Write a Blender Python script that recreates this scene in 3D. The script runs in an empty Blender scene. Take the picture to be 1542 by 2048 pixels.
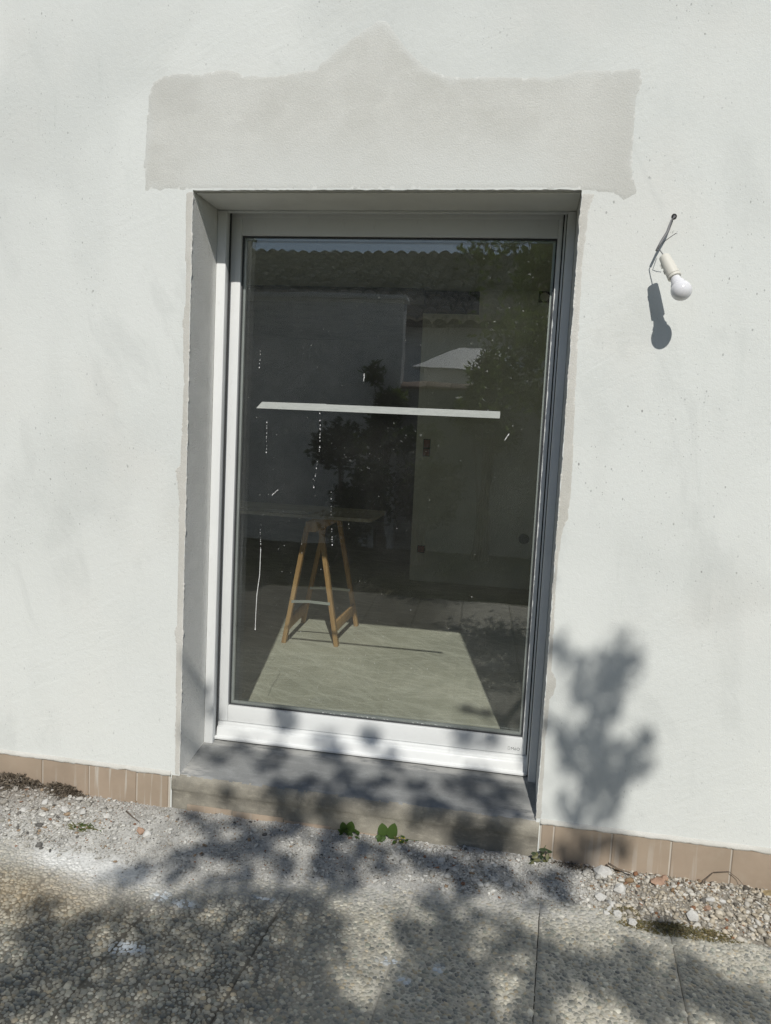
import bpy, bmesh, math, random
import numpy as np
from mathutils import Vector, Matrix, noise as mnoise

random.seed(7)
rng = np.random.default_rng(11)
scene = bpy.context.scene
col = scene.collection

# ------------------------------------------------------------------ camera
CAM = Vector((1.2114, -2.7329, 1.3418))
YAW, PITCH, ROLL, FPX = 0.1673, -0.1050, 0.0497, 1575.3
fwd = Vector((-math.sin(YAW) * math.cos(PITCH), math.cos(YAW) * math.cos(PITCH), math.sin(PITCH)))
right = Vector((math.cos(YAW), math.sin(YAW), 0))
up = right.cross(fwd)
r2 = right * math.cos(ROLL) + up * math.sin(ROLL)
u2 = up * math.cos(ROLL) - right * math.sin(ROLL)
cam_data = bpy.data.cameras.new("camera")
cam = bpy.data.objects.new("camera", cam_data)
col.objects.link(cam)
m = Matrix((r2, u2, -fwd)).transposed().to_4x4()
m.translation = CAM
cam.matrix_world = m
cam_data.sensor_fit = 'VERTICAL'
cam_data.sensor_height = 32.0
cam_data.lens = FPX / 2048 * 32.0
cam_data.clip_start = 0.02
cam_data.clip_end = 2000
scene.camera = cam

# ------------------------------------------------------------------ sky and sun
SUN_TO = Vector((0.19, -1.0, 0.895)).normalized()          # towards the sun
el = math.asin(SUN_TO.z)
az = math.atan2(SUN_TO.x, SUN_TO.y)                        # clockwise from +Y
world = bpy.data.worlds.new("World")
scene.world = world
world.use_nodes = True
wn = world.node_tree
for n in list(wn.nodes):
    wn.nodes.remove(n)
sky = wn.nodes.new("ShaderNodeTexSky")
sky.sky_type = 'NISHITA'
sky.sun_disc = False
sky.sun_elevation = el
sky.sun_rotation = az
sky.altitude = 50
sky.air_density = 1.0
sky.dust_density = 0.6
sky.ozone_density = 1.2
bg = wn.nodes.new("ShaderNodeBackground")
bg.inputs[1].default_value = 0.072
wo = wn.nodes.new("ShaderNodeOutputWorld")
wn.links.new(sky.outputs[0], bg.inputs[0])
wn.links.new(bg.outputs[0], wo.inputs[0])
sd = bpy.data.lights.new("sun", 'SUN')
sd.energy = 3.5
sd.angle = math.radians(0.53)
sd.color = (1.0, 0.965, 0.90)
sun = bpy.data.objects.new("sun", sd)
col.objects.link(sun)
sun.rotation_euler = SUN_TO.to_track_quat('Z', 'Y').to_euler()
sun.location = SUN_TO * 40

scene.view_settings.view_transform = 'Standard'
scene.view_settings.look = 'None'
scene.view_settings.exposure = 0.0
scene.view_settings.gamma = 1.0
scene.view_settings.use_curve_mapping = False
scene.render.engine = 'CYCLES'
scene.cycles.use_denoising = True
scene.cycles.denoising_prefilter = 'NONE'
scene.cycles.adaptive_threshold = 0.016
scene.cycles.max_bounces = 10
scene.cycles.diffuse_bounces = 4
scene.cycles.glossy_bounces = 4
scene.cycles.transmission_bounces = 4
scene.cycles.transparent_max_bounces = 24
scene.cycles.caustics_reflective = False
scene.cycles.caustics_refractive = False
scene.cycles.sample_clamp_indirect = 6.0

# ------------------------------------------------------------------ helpers
def tag(o, label=None, cat=None, group=None, kind=None):
    if label: o["label"] = label
    if cat: o["category"] = cat
    if group: o["group"] = group
    if kind: o["kind"] = kind
    return o

WORLD_LOC = {}
def adopt(o, parent):
    if parent is not None:
        o.parent = parent
        w = WORLD_LOC.get(parent.name, Vector((0, 0, 0)))
        o.matrix_parent_inverse = Matrix.Translation(-w)
    WORLD_LOC[o.name] = Vector(o.location)
    return o

def empty(name, loc):
    o = bpy.data.objects.new(name, None)
    o.empty_display_size = 0.1
    o.location = loc
    col.objects.link(o)
    WORLD_LOC[o.name] = Vector(loc)
    return o

def link(name, me, mat=None, parent=None, smooth=False, loc=None):
    o = bpy.data.objects.new(name, me)
    if loc is not None: o.location = loc
    col.objects.link(o)
    if mat is not None and not me.materials: me.materials.append(mat)
    if smooth: me.polygons.foreach_set("use_smooth", [True] * len(me.polygons))
    return adopt(o, parent)

def pymesh(name, v, f):
    me = bpy.data.meshes.new(name)
    me.from_pydata([tuple(p) for p in v], [], f)
    me.update()
    return me

def npmesh(name, v, tris, colors=None):
    me = bpy.data.meshes.new(name)
    v = np.asarray(v, dtype=np.float32); tris = np.asarray(tris, dtype=np.int32)
    me.vertices.add(len(v)); me.vertices.foreach_set("co", v.ravel())
    n = len(tris)
    me.loops.add(n * 3); me.loops.foreach_set("vertex_index", tris.ravel())
    me.polygons.add(n)
    me.polygons.foreach_set("loop_start", np.arange(0, n * 3, 3, dtype=np.int32))
    me.update(calc_edges=True)
    if colors is not None:
        a = me.color_attributes.new("Tint", 'FLOAT_COLOR', 'POINT')
        c = np.ones((len(v), 4), dtype=np.float32); c[:, :3] = colors
        a.data.foreach_set("color", c.ravel())
    return me

def box_vf(x0, x1, y0, y1, z0, z1):
    v = [(x, y, z) for x in (x0, x1) for y in (y0, y1) for z in (z0, z1)]
    f = [(0, 1, 3, 2), (4, 6, 7, 5), (0, 4, 5, 1), (2, 3, 7, 6), (0, 2, 6, 4), (1, 5, 7, 3)]
    return v, f

class MB:
    def __init__(s): s.v = []; s.f = []
    def add(s, v, f):
        b = len(s.v); s.v += [tuple(p) for p in v]; s.f += [tuple(i + b for i in q) for q in f]; return s
    def box(s, *a): return s.add(*box_vf(*a))
    def bar(s, p, q, w, h, upv=(0, 0, 1)):
        p = Vector(p); q = Vector(q); d = (q - p).normalized()
        a = d.cross(Vector(upv)).normalized(); b = a.cross(d)
        v = [pt + a * (sx * w / 2) + b * (sz * h / 2) for pt in (p, q) for sx in (-1, 1) for sz in (-1, 1)]
        return s.add(v, [(0, 1, 3, 2), (4, 6, 7, 5), (0, 4, 5, 1), (2, 3, 7, 6), (0, 2, 6, 4), (1, 5, 7, 3)])
    def tube(s, pts, rad, n=8, cap=True):
        pts = [Vector(p) for p in pts]
        if not hasattr(rad, '__len__'): rad = [rad] * len(pts)
        base = len(s.v); ref = Vector((0.31, 0.52, 0.8))
        for i, p in enumerate(pts):
            d = (pts[min(i + 1, len(pts) - 1)] - pts[max(i - 1, 0)]).normalized()
            a = d.cross(ref).normalized(); b = d.cross(a)
            for k in range(n):
                t = 2 * math.pi * k / n
                s.v.append(tuple(p + (a * math.cos(t) + b * math.sin(t)) * rad[i]))
        for i in range(len(pts) - 1):
            for k in range(n):
                k2 = (k + 1) % n
                s.f.append((base + i * n + k, base + i * n + k2, base + (i + 1) * n + k2, base + (i + 1) * n + k))
        if cap:
            s.f.append(tuple(base + k for k in range(n))[::-1])
            s.f.append(tuple(base + (len(pts) - 1) * n + k for k in range(n)))
        return s
    def lathe(s, p, d, prof, n=24):
        p = Vector(p); d = Vector(d).normalized()
        a = d.cross(Vector((0.3, 0.5, 0.8))).normalized(); b = d.cross(a)
        base = len(s.v)
        for t, r in prof:
            for k in range(n):
                th = 2 * math.pi * k / n
                s.v.append(tuple(p + d * t + (a * math.cos(th) + b * math.sin(th)) * max(r, 1e-5)))
        for i in range(len(prof) - 1):
            for k in range(n):
                k2 = (k + 1) % n
                s.f.append((base + i * n + k, base + i * n + k2, base + (i + 1) * n + k2, base + (i + 1) * n + k))
        return s
    def prism_x(s, prof, x0, x1):          # closed profile in (y, z), extruded along x
        n = len(prof)
        v = [(x0, y, z) for y, z in prof] + [(x1, y, z) for y, z in prof]
        f = [tuple(range(n))[::-1], tuple(range(n, 2 * n))]
        f += [(i, (i + 1) % n, n + (i + 1) % n, n + i) for i in range(n)]
        return s.add(v, f)
    def build(s, name, mat, parent=None, smooth=False, bevel=0, seg=2, fix=True):
        me = pymesh(name, s.v, s.f)
        bm = bmesh.new(); bm.from_mesh(me)
        if fix: bmesh.ops.recalc_face_normals(bm, faces=bm.faces)
        if bevel:
            es = [e for e in bm.edges if len(e.link_faces) == 2 and e.calc_face_angle(0) > 0.5]
            bmesh.ops.bevel(bm, geom=es, offset=bevel, segments=seg, affect='EDGES', profile=0.5, clamp_overlap=True)
        bm.to_mesh(me); bm.free()
        o = link(name, me, mat, parent, smooth)
        if bevel and not smooth:
            me.polygons.foreach_set("use_smooth", [True] * len(me.polygons))
            me.set_sharp_from_angle(angle=math.radians(40))
        return o

def vnoise(x, y, scale, seed=0.0, octaves=3):
    """smooth value noise on numpy arrays, 0..1"""
    x = np.asarray(x, float) * scale + seed * 17.3; y = np.asarray(y, float) * scale + seed * 9.1
    out = np.zeros_like(x); amp = 1.0; tot = 0
    def h(i, j):
        s = np.sin(i * 127.1 + j * 311.7 + seed * 3.7) * 43758.5453
        return s - np.floor(s)
    for o in range(octaves):
        xi = np.floor(x); yi = np.floor(y); fx = x - xi; fy = y - yi
        fx = fx * fx * (3 - 2 * fx); fy = fy * fy * (3 - 2 * fy)
        a = h(xi, yi) * (1 - fx) + h(xi + 1, yi) * fx
        b = h(xi, yi + 1) * (1 - fx) + h(xi + 1, yi + 1) * fx
        out += amp * (a * (1 - fy) + b * fy); tot += amp
        amp *= 0.5; x = x * 2.03 + 5.1; y = y * 2.03 + 1.7
    return out / tot

def sstep(a, b, x):
    t = np.clip((np.asarray(x, float) - a) / (b - a), 0, 1)
    return t * t * (3 - 2 * t)

# ------------------------------------------------------------------ materials
class NT:
    def __init__(s, name):
        s.mat = bpy.data.materials.new(name); s.mat.use_nodes = True
        s.t = s.mat.node_tree
        for n in list(s.t.nodes): s.t.nodes.remove(n)
        s.out = s.t.nodes.new("ShaderNodeOutputMaterial")
        s._tc = None
    def n(s, typ, **kw):
        nd = s.t.nodes.new(typ)
        for k, v in kw.items():
            if k.startswith('i_'):
                key = k[2:]
                sock = nd.inputs[int(key)] if key.isdigit() else nd.inputs[key.replace('_', ' ')]
                if hasattr(v, 'is_linked') or isinstance(v, bpy.types.NodeSocket): s.t.links.new(v, sock)
                else: sock.default_value = v
            else: setattr(nd, k, v)
        return nd
    def tpos(s, scale, rot):                     # rotate first, then stretch
        a = s.pos((1, 1, 1), rot); mp = s.n("ShaderNodeMapping"); s.t.links.new(a, mp.inputs[0]); mp.inputs["Scale"].default_value = scale
        return mp.outputs[0]
    def pos(s, scale=(1, 1, 1), rot=(0, 0, 0), loc=(0, 0, 0)):
        if s._tc is None: s._tc = s.n("ShaderNodeNewGeometry")
        mp = s.n("ShaderNodeMapping"); s.t.links.new(s._tc.outputs["Position"], mp.inputs[0])
        mp.inputs["Scale"].default_value = scale; mp.inputs["Rotation"].default_value = rot; mp.inputs["Location"].default_value = loc
        return mp.outputs[0]
    def noise(s, scale, detail=4, rough=0.55, vec=None, dist=0.0):
        nd = s.n("ShaderNodeTexNoise"); nd.inputs["Scale"].default_value = scale
        nd.inputs["Detail"].default_value = detail; nd.inputs["Roughness"].default_value = rough
        nd.inputs["Distortion"].default_value = dist
        s.t.links.new(vec if vec is not None else s.pos(), nd.inputs["Vector"])
        return nd.outputs["Fac"]
    def voro(s, scale, vec=None, out="Distance", feature='F1', rnd=1.0):
        nd = s.n("ShaderNodeTexVoronoi"); nd.feature = feature; nd.inputs["Scale"].default_value = scale
        nd.inputs["Randomness"].default_value = rnd
        s.t.links.new(vec if vec is not None else s.pos(), nd.inputs["Vector"])
        return nd.outputs[out]
    def ramp(s, fac, a, b, lo=0.0, hi=1.0, smooth=True):
        nd = s.n("ShaderNodeMapRange"); nd.interpolation_type = 'SMOOTHSTEP' if smooth else 'LINEAR'
        s.t.links.new(fac, nd.inputs[0])
        for i, v in enumerate((a, b, lo, hi)): nd.inputs[i + 1].default_value = v
        return nd.outputs[0]
    def math(s, op, a, b=0.0):
        nd = s.n("ShaderNodeMath"); nd.operation = op
        for i, v in enumerate((a, b)):
            if isinstance(v, (int, float)): nd.inputs[i].default_value = v
            else: s.t.links.new(v, nd.inputs[i])
        return nd.outputs[0]
    def mix(s, fac, a, b, mode='MIX'):
        nd = s.n("ShaderNodeMix"); nd.data_type = 'RGBA'; nd.blend_type = mode
        for sock, v in ((nd.inputs[0], fac), (nd.inputs[6], a), (nd.inputs[7], b)):
            if isinstance(v, (int, float)): sock.default_value = v
            elif isinstance(v, (tuple, list)): sock.default_value = (*v[:3], 1)
            else: s.t.links.new(v, sock)
        return nd.outputs[2]
    def bump(s, h, strength=0.3, dist=0.01, normal=None):
        nd = s.n("ShaderNodeBump"); nd.inputs["Strength"].default_value = strength; nd.inputs["Distance"].default_value = dist
        s.t.links.new(h, nd.inputs["Height"])
        if normal is not None: s.t.links.new(normal, nd.inputs["Normal"])
        return nd.outputs[0]
    def attr(s, name="Tint"):
        nd = s.n("ShaderNodeVertexColor"); nd.layer_name = name
        return nd.outputs[0]
    def done(s, color, rough=0.8, normal=None, metal=0.0, spec=0.5, **kw):
        p = s.n("ShaderNodeBsdfPrincipled")
        for key, v in (("Base Color", color), ("Roughness", rough), ("Metallic", metal), ("Specular IOR Level", spec)):
            if isinstance(v, (int, float)): p.inputs[key].default_value = v
            elif isinstance(v, (tuple, list)): p.inputs[key].default_value = (*v[:3], 1)
            else: s.t.links.new(v, p.inputs[key])
        for k, v in kw.items(): p.inputs[k].default_value = v
        if normal is not None: s.t.links.new(normal, p.inputs["Normal"])
        s.t.links.new(p.outputs[0], s.out.inputs[0])
        return s.mat

M = {}
# white painted render of the facade
def make_render(name, base, stain, amount=1.0, grain=1.0, spots=True):
    t = NT(name)
    big = t.noise(0.9, 4, 0.6)
    med = t.noise(4.5, 5, 0.6, t.pos((1, 1, 0.55)))
    c = t.mix(t.ramp(big, 0.38, 0.66, 0, 0.75 * amount), base, stain)
    c = t.mix(t.ramp(med, 0.5, 0.75, 0, 0.30 * amount), c, tuple(x * 0.92 for x in stain))
    warm = t.noise(1.7, 3, 0.5, t.pos(loc=(7, 0, 3)))
    c = t.mix(t.ramp(warm, 0.5, 0.7, 0, 0.35 * amount), c, (base[0] * 1.01, base[1] * 0.965, base[2] * 0.94))
    fine = t.noise(160, 3, 0.6)
    c = t.mix(t.ramp(fine, 0.3, 0.7, 0.0, 0.09), c, (0.42, 0.42, 0.40))
    if spots:
        wob = t.noise(60, 1, 0.5); vec = t.pos((1.25, 1, 0.7)); zn = t.noise(2.1, 2, 0.6, t.pos(loc=(4, 1, 2)))
        sz_ = t.n('ShaderNodeSeparateXYZ'); t.t.links.new(t.pos(), sz_.inputs[0])
        zn = t.math('ADD', zn, t.math('ADD', t.ramp(sz_.outputs[2], 0.75, 0.0, 0, 0.085), t.ramp(t.math('ABSOLUTE', t.math('SUBTRACT', sz_.outputs[0], 0.70)), 0.85, 1.2, -0.03, 0.075)))
        for sc, thr, msk, dark, st in ((38, 0.15, 0.56, (0.30, 0.31, 0.295), 0.7), (85, 0.20, 0.52, (0.34, 0.35, 0.335), 0.65), (17, 0.055, 0.50, (0.22, 0.22, 0.21), 0.8)):
            d = t.voro(sc, vec)
            d = t.math('ADD', d, t.math('MULTIPLY', t.math('SUBTRACT', wob, 0.5), 0.22))
            dot = t.ramp(d, thr * 0.45, thr, 1, 0)
            rndc = t.n("ShaderNodeSeparateColor"); t.t.links.new(t.voro(sc, vec, "Color"), rndc.inputs[0])
            keep = t.ramp(rndc.outputs[0], 0.68, 0.76)
            zone = t.ramp(zn, msk - 0.12, msk + 0.03)
            c = t.mix(t.math('MULTIPLY', t.math('MULTIPLY', dot, keep), t.math('MULTIPLY', zone, st)), c, dark)
        # green-grey runs under old fixings
        run = t.noise(9, 4, 0.65, t.pos((1.6, 1, 0.16)))
        runm = t.ramp(t.noise(0.8, 2, 0.5, t.pos(loc=(3, 3, 9))), 0.5, 0.62)
        c = t.mix(t.math('MULTIPLY', t.ramp(run, 0.56, 0.72, 0, 0.28), runm), c, (0.40, 0.44, 0.41))
    cloud = t.noise(0.55, 3, 0.55, t.pos((1, 1, 0.8), loc=(2.3, 0, 5.1)), 0.8)
    c = t.mix(t.ramp(cloud, 0.47, 0.53, 0, 0.5 * amount), c, (base[0] * 1.045, base[1] * 1.04, base[2] * 1.04))
    smg = t.noise(3.4, 4, 0.65, t.tpos((1.2, 1, 0.5), (0, 0.35, 0)), 0.5)
    c = t.mix(t.ramp(smg, 0.55, 0.68, 0, 0.30 * amount), c, tuple(x * 0.90 for x in stain))
    grainh = t.noise(230, 1, 0.6)
    coarse = t.noise(55, 2, 0.6)
    trow = t.noise(12, 3, 0.62, t.tpos((0.6, 1, 1.9), (0, 0.6, 0)), 1.0)
    zone2 = t.ramp(t.noise(1.3, 2, 0.5, t.pos(loc=(1.5, 0, 4))), 0.42, 0.6)
    h = t.math('ADD', t.math('MULTIPLY', grainh, 0.30 * grain), t.math('MULTIPLY', coarse, 0.45 * grain))
    h = t.math('ADD', h, t.math('MULTIPLY', trow, t.math('MULTIPLY', zone2, 0.9)))
    return t.done(c, 0.92, t.bump(h, 0.42, 0.0045), spec=0.2)
M['render'] = make_render("white_render", (0.705, 0.728, 0.703), (0.60, 0.622, 0.60))

def make_mortar(name, base, dark, edge=False, grain=1.0):
    t = NT(name)
    n1 = t.noise(2.6, 4, 0.6); n2 = t.noise(11, 5, 0.6, t.pos((1, 1, 1.3)))
    c = t.mix(t.ramp(n1, 0.35, 0.65), base, dark)
    c = t.mix(t.ramp(n2, 0.45, 0.72, 0, 0.35), c, tuple(x * 1.12 for x in base))
    gr = t.noise(260, 2, 0.6)
    c = t.mix(t.ramp(gr, 0.42, 0.62, 0, 0.16), c, tuple(x * 0.66 for x in dark))
    if edge:
        a = t.attr("Tint"); s = t.n("ShaderNodeSeparateColor"); t.t.links.new(a, s.inputs[0])
        c = t.mix(s.outputs[0], c, (0.645, 0.66, 0.635))      # thinned-out feathered plaster
        c = t.mix(t.math('MULTIPLY', s.outputs[1], 0.8), c, tuple(x * 0.90 for x in dark))
    sand = t.noise(190, 3, 0.7); und = t.noise(14, 4, 0.6)
    h = t.math('ADD', t.math('MULTIPLY', sand, 0.6 * grain), t.math('MULTIPLY', und, 0.5))
    return t.done(c, 0.95, t.bump(h, 0.6, 0.004), spec=0.15)
M['patch'] = make_mortar("repair_mortar", (0.632, 0.636, 0.602), (0.572, 0.574, 0.537), True)
M['strip'] = make_mortar("jamb_mortar", (0.62, 0.61, 0.57), (0.54, 0.53, 0.485), False)
M['reveal'] = make_mortar("reveal_mortar", (0.84, 0.84, 0.81), (0.76, 0.76, 0.73), False, 4.5)

def make_concrete(name, base, dark, smear=0.0, sc=1.0):
    t = NT(name)
    n1 = t.noise(3.2 * sc, 5, 0.62); n2 = t.noise(18 * sc, 5, 0.65, t.pos((0.7, 1.3, 1.8)))
    c = t.mix(t.ramp(n1, 0.36, 0.66), base, dark)
    c = t.mix(t.ramp(n2, 0.48, 0.7, 0, 0.45), c, tuple(min(1, x * 1.35) for x in base))
    c = t.mix(t.ramp(t.noise(7 * sc, 5, 0.7), 0.56, 0.72, 0, 0.6), c, tuple(x * 0.7 for x in dark))
    c = t.mix(t.ramp(t.noise(300, 2, 0.6), 0.45, 0.65, 0, 0.2), c, tuple(x * 0.55 for x in dark))
    if smear:                                   # plaster washed over the ends and under the frame
        sx = t.n("ShaderNodeSeparateXYZ"); t.t.links.new(t.pos(), sx.inputs[0])
        ends = t.math('MAXIMUM', t.ramp(sx.outputs[0], 0.16, 0.0), t.ramp(sx.outputs[0], 1.14, 1.33))
        ends = t.math('MULTIPLY', ends, t.ramp(sx.outputs[1], 0.12, 0.01))
        back = t.math('MULTIPLY', t.ramp(sx.outputs[1], 0.205, 0.235), 0.55)
        br = t.noise(20, 5, 0.7, t.pos((0.5, 2.2, 1)))
        msk = t.math('MULTIPLY', t.math('MAXIMUM', ends, back), t.ramp(br, 0.36, 0.56))
        c = t.mix(t.math('MULTIPLY', msk, smear), c, (0.55, 0.54, 0.51))
        brush = t.noise(5, 4, 0.65, t.pos((0.35, 9, 1), (0, 0, 0.06)))
        c = t.mix(t.ramp(brush, 0.5, 0.7, 0, 0.2), c, tuple(min(1, x * 1.35) for x in base))
    h = t.math('ADD', t.math('MULTIPLY', t.noise(150, 4, 0.7), 0.5), t.math('MULTIPLY', n2, 0.8))
    return t.done(c, 0.88, t.bump(h, 0.5, 0.004), spec=0.25)
M['sill_top'] = make_concrete("sill_cement", (0.265, 0.272, 0.268), (0.195, 0.20, 0.198), 0.85)
M['sill_front'] = make_concrete("sill_concrete", (0.37, 0.345, 0.285), (0.235, 0.22, 0.185), sc=1.5)

def make_screed():
    t = NT("floor_screed")
    base, dark = (0.52, 0.50, 0.42), (0.42, 0.405, 0.34)
    c = t.mix(t.ramp(t.noise(1.3, 4, 0.6), 0.35, 0.65), base, dark)
    for rot, sc, k in ((0.42, 1.0, 0.55), (-0.38, 1.25, 0.5), (0.95, 0.8, 0.35), (-0.1, 1.6, 0.3)):
        v = t.tpos((0.8 * sc, 6.5 * sc, 1), (0, 0, rot))
        sw = t.noise(2.4, 3, 0.55, v, 1.4)
        c = t.mix(t.ramp(sw, 0.55, 0.62, 0, k), c, (0.66, 0.64, 0.56))
    c = t.mix(t.ramp(t.noise(5, 5, 0.7, t.pos((1, 2.5, 1))), 0.58, 0.75, 0, 0.4), c, (0.23, 0.22, 0.185))
    d = t.voro(26, out="Distance"); c = t.mix(t.ramp(d, 0.03, 0.07, 0.5, 0), c, (0.6, 0.6, 0.55))
    return t.done(c, 0.75, t.bump(t.noise(40, 4, 0.6), 0.15, 0.004), spec=0.3)
M['screed'] = make_screed()

def make_plain(name, colr, rough=0.6, metal=0.0, bump=0.0, bs=80, var=0.08, spec=0.5, vs=6.0):
    t = NT(name)
    c = t.mix(t.ramp(t.noise(vs, 4, 0.6), 0.3, 0.7), tuple(x * (1 - var) for x in colr), tuple(min(1, x * (1 + var)) for x in colr))
    nm = t.bump(t.noise(bs, 4, 0.6), bump, 0.003) if bump else None
    return t.done(c, rough, nm, metal, spec)
def make_alu():
    t = NT("painted_aluminium")
    base = (0.76, 0.775, 0.77)
    c = t.mix(t.ramp(t.noise(3.5, 4, 0.6), 0.35, 0.7, 0, 0.5), base, (0.70, 0.715, 0.71))
    c = t.mix(t.ramp(t.noise(30, 4, 0.7, t.pos((1, 1, 0.5))), 0.58, 0.75, 0, 0.25), c, (0.5, 0.5, 0.48))   # dust
    return t.done(c, t.ramp(t.noise(14, 3, 0.5), 0.3, 0.7, 0.34, 0.5), None, 0.0, 0.45)
M['alu'] = make_alu()
M['soffit'] = make_plain("soffit_panel", (0.78, 0.78, 0.74), 0.6, var=0.04)
M['black'] = make_plain("black_rubber", (0.018, 0.018, 0.019), 0.6)
M['gasket'] = make_plain("grey_gasket", (0.05, 0.052, 0.055), 0.55)
M['int_wall'] = make_plain("interior_plaster", (0.84, 0.85, 0.77), 0.9, bump=0.15, bs=40, var=0.08, spec=0.2, vs=2.0)
M['int_dark'] = make_plain("dimmed_rear_room", (0.20, 0.20, 0.20), 0.95, bump=0.3, bs=30, var=0.2, spec=0.1, vs=3.0)  # dark colour stands in for the dimness of the rear room
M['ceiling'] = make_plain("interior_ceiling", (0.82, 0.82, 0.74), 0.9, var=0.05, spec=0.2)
M['ink'] = make_plain("grey_print", (0.16, 0.17, 0.17), 0.6)
M['redbox'] = make_plain("brick_red_plastic", (0.28, 0.085, 0.06), 0.6)
M['darkhole'] = make_plain("dark_void", (0.02, 0.02, 0.02), 0.9)
M['steel'] = make_plain("zinc_steel", (0.55, 0.58, 0.57), 0.35, 0.6)
M['lampholder'] = make_plain("cream_plastic", (0.66, 0.64, 0.57), 0.4, var=0.03)
M['opal'] = make_plain("opal_glass", (0.74, 0.74, 0.76), 0.12, var=0.02)
M['cable'] = make_plain("grey_cable", (0.16, 0.16, 0.165), 0.5)
M['wire'] = make_plain("dark_wire", (0.05, 0.05, 0.05), 0.5)
M['twig'] = make_plain("dry_twig", (0.13, 0.10, 0.075), 0.9, bump=0.4, bs=200, var=0.25)
M['bark'] = make_plain("tree_bark", (0.13, 0.11, 0.09), 0.95, bump=0.6, bs=60, var=0.25)

def make_glass():
    t = NT("window_glass")
    lw = t.n("ShaderNodeLayerWeight"); lw.inputs["Blend"].default_value = 0.5
    f5 = t.math('POWER', lw.outputs["Facing"], 5.0)
    fac = t.math('ADD', t.math('MULTIPLY', f5, 0.8), 0.108)
    tr = t.n("ShaderNodeBsdfTransparent"); tr.inputs[0].default_value = (0.945, 0.965, 0.945, 1)
    gl = t.n("ShaderNodeBsdfGlossy"); gl.inputs["Roughness"].default_value = 0.0
    gl.inputs["Color"].default_value = (0.95, 0.97, 1.0, 1)
    wav = t.noise(5.5, 2, 0.5)
    nm = t.bump(wav, 0.05, 0.004); t.t.links.new(nm, gl.inputs["Normal"])
    mx = t.n("ShaderNodeMixShader"); t.t.links.new(fac, mx.inputs[0])
    t.t.links.new(tr.outputs[0], mx.inputs[1]); t.t.links.new(gl.outputs[0], mx.inputs[2])
    # thin film of dust, raised evenly as a haze that lightens the interior
    df = t.n("ShaderNodeBsdfDiffuse"); df.inputs[0].default_value = (0.6, 0.6, 0.58, 1)
    dust = t.math('ADD', t.ramp(t.noise(3.0, 4, 0.7), 0.35, 0.75, 0.0, 0.012), 0.008)
    m2 = t.n("ShaderNodeMixShader"); t.t.links.new(dust, m2.inputs[0])
    t.t.links.new(mx.outputs[0], m2.inputs[1]); t.t.links.new(df.outputs[0], m2.inputs[2])
    t.t.links.new(m2.outputs[0], t.out.inputs[0])
    return t.mat
M['glass'] = make_glass()

def make_wood(name, base, dark, axis=(1, 1, 0.06), grain=34):
    t = NT(name)
    g = t.noise(grain, 5, 0.65, t.pos(axis), 0.4)
    c = t.mix(t.ramp(g, 0.35, 0.68), base, dark)
    c = t.mix(t.ramp(t.noise(3, 3, 0.5), 0.4, 0.7, 0, 0.35), c, tuple(x * 0.75 for x in base))
    return t.done(c, 0.65, t.bump(g, 0.15, 0.002), spec=0.35)
M['pine'] = make_wood("pine_wood", (0.50, 0.315, 0.145), (0.36, 0.205, 0.085))
M['board'] = make_wood("grey_board", (0.40, 0.36, 0.29), (0.29, 0.255, 0.205), (0.08, 1, 1))

def make_tile():
    t = NT("terracotta_tile")
    base, dark = (0.40, 0.315, 0.24), (0.335, 0.265, 0.20)
    oi = t.n("ShaderNodeObjectInfo")
    c = t.mix(t.ramp(t.noise(5, 4, 0.6), 0.35, 0.68), base, dark)
    c = t.mix(t.math("MULTIPLY", oi.outputs["Random"], 0.55), c, (0.40, 0.325, 0.245))
    c = t.mix(t.ramp(t.noise(22, 4, 0.65), 0.5, 0.72, 0, 0.35), c, (0.41, 0.345, 0.27))
    drip = t.noise(34, 3, 0.6, t.pos((1, 0.2, 0.045)))
    sx = t.n('ShaderNodeSeparateXYZ'); t.t.links.new(t.pos(), sx.inputs[0])
    run = t.math('MULTIPLY', t.ramp(sx.outputs[0], -0.40, -0.33), t.ramp(sx.outputs[0], -0.03, -0.10))
    zone = t.math('MAXIMUM', run, t.ramp(t.noise(2.6, 2, 0.5, t.pos(loc=(0.33, 0, 0))), 0.50, 0.64, 0, 0.4))
    c = t.mix(t.math('MULTIPLY', t.ramp(drip, 0.54, 0.62, 0, 0.7), zone), c, (0.56, 0.535, 0.48))
    c = t.mix(t.ramp(t.noise(2.0, 4, 0.6), 0.45, 0.75, 0, 0.3), c, (0.25, 0.20, 0.15))
    return t.done(c, 0.5, t.bump(t.noise(60, 3, 0.5), 0.12, 0.003), spec=0.4)
M['tile'] = make_tile()
M['grout'] = make_plain("grout", (0.50, 0.46, 0.40), 0.95, bump=0.3, bs=120)

def make_tint(name, rough=0.85, bs=180, bump=0.3, var=0.14, spec=0.25):
    t = NT(name)
    c = t.mix(t.ramp(t.noise(120, 3, 0.6), 0.3, 0.7, 0, 1), t.mix(1.0, t.attr(), (1 - var,) * 3, 'MULTIPLY'), t.attr())
    return t.done(c, rough, t.bump(t.noise(bs, 3, 0.6), bump, 0.002), spec=spec)
M['pebble'] = make_tint("river_pebble", 0.62, 260, 0.12, 0.12, 0.4)
M['gravel'] = make_tint("limestone_gravel", 0.93, 240, 0.5, 0.2, 0.15)
M['slab'] = make_tint("slab_mortar", 0.95, 220, 0.6, 0.25, 0.15)
M['bed'] = make_tint("gravel_bed_dust", 0.97, 200, 0.8, 0.3, 0.1)

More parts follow.
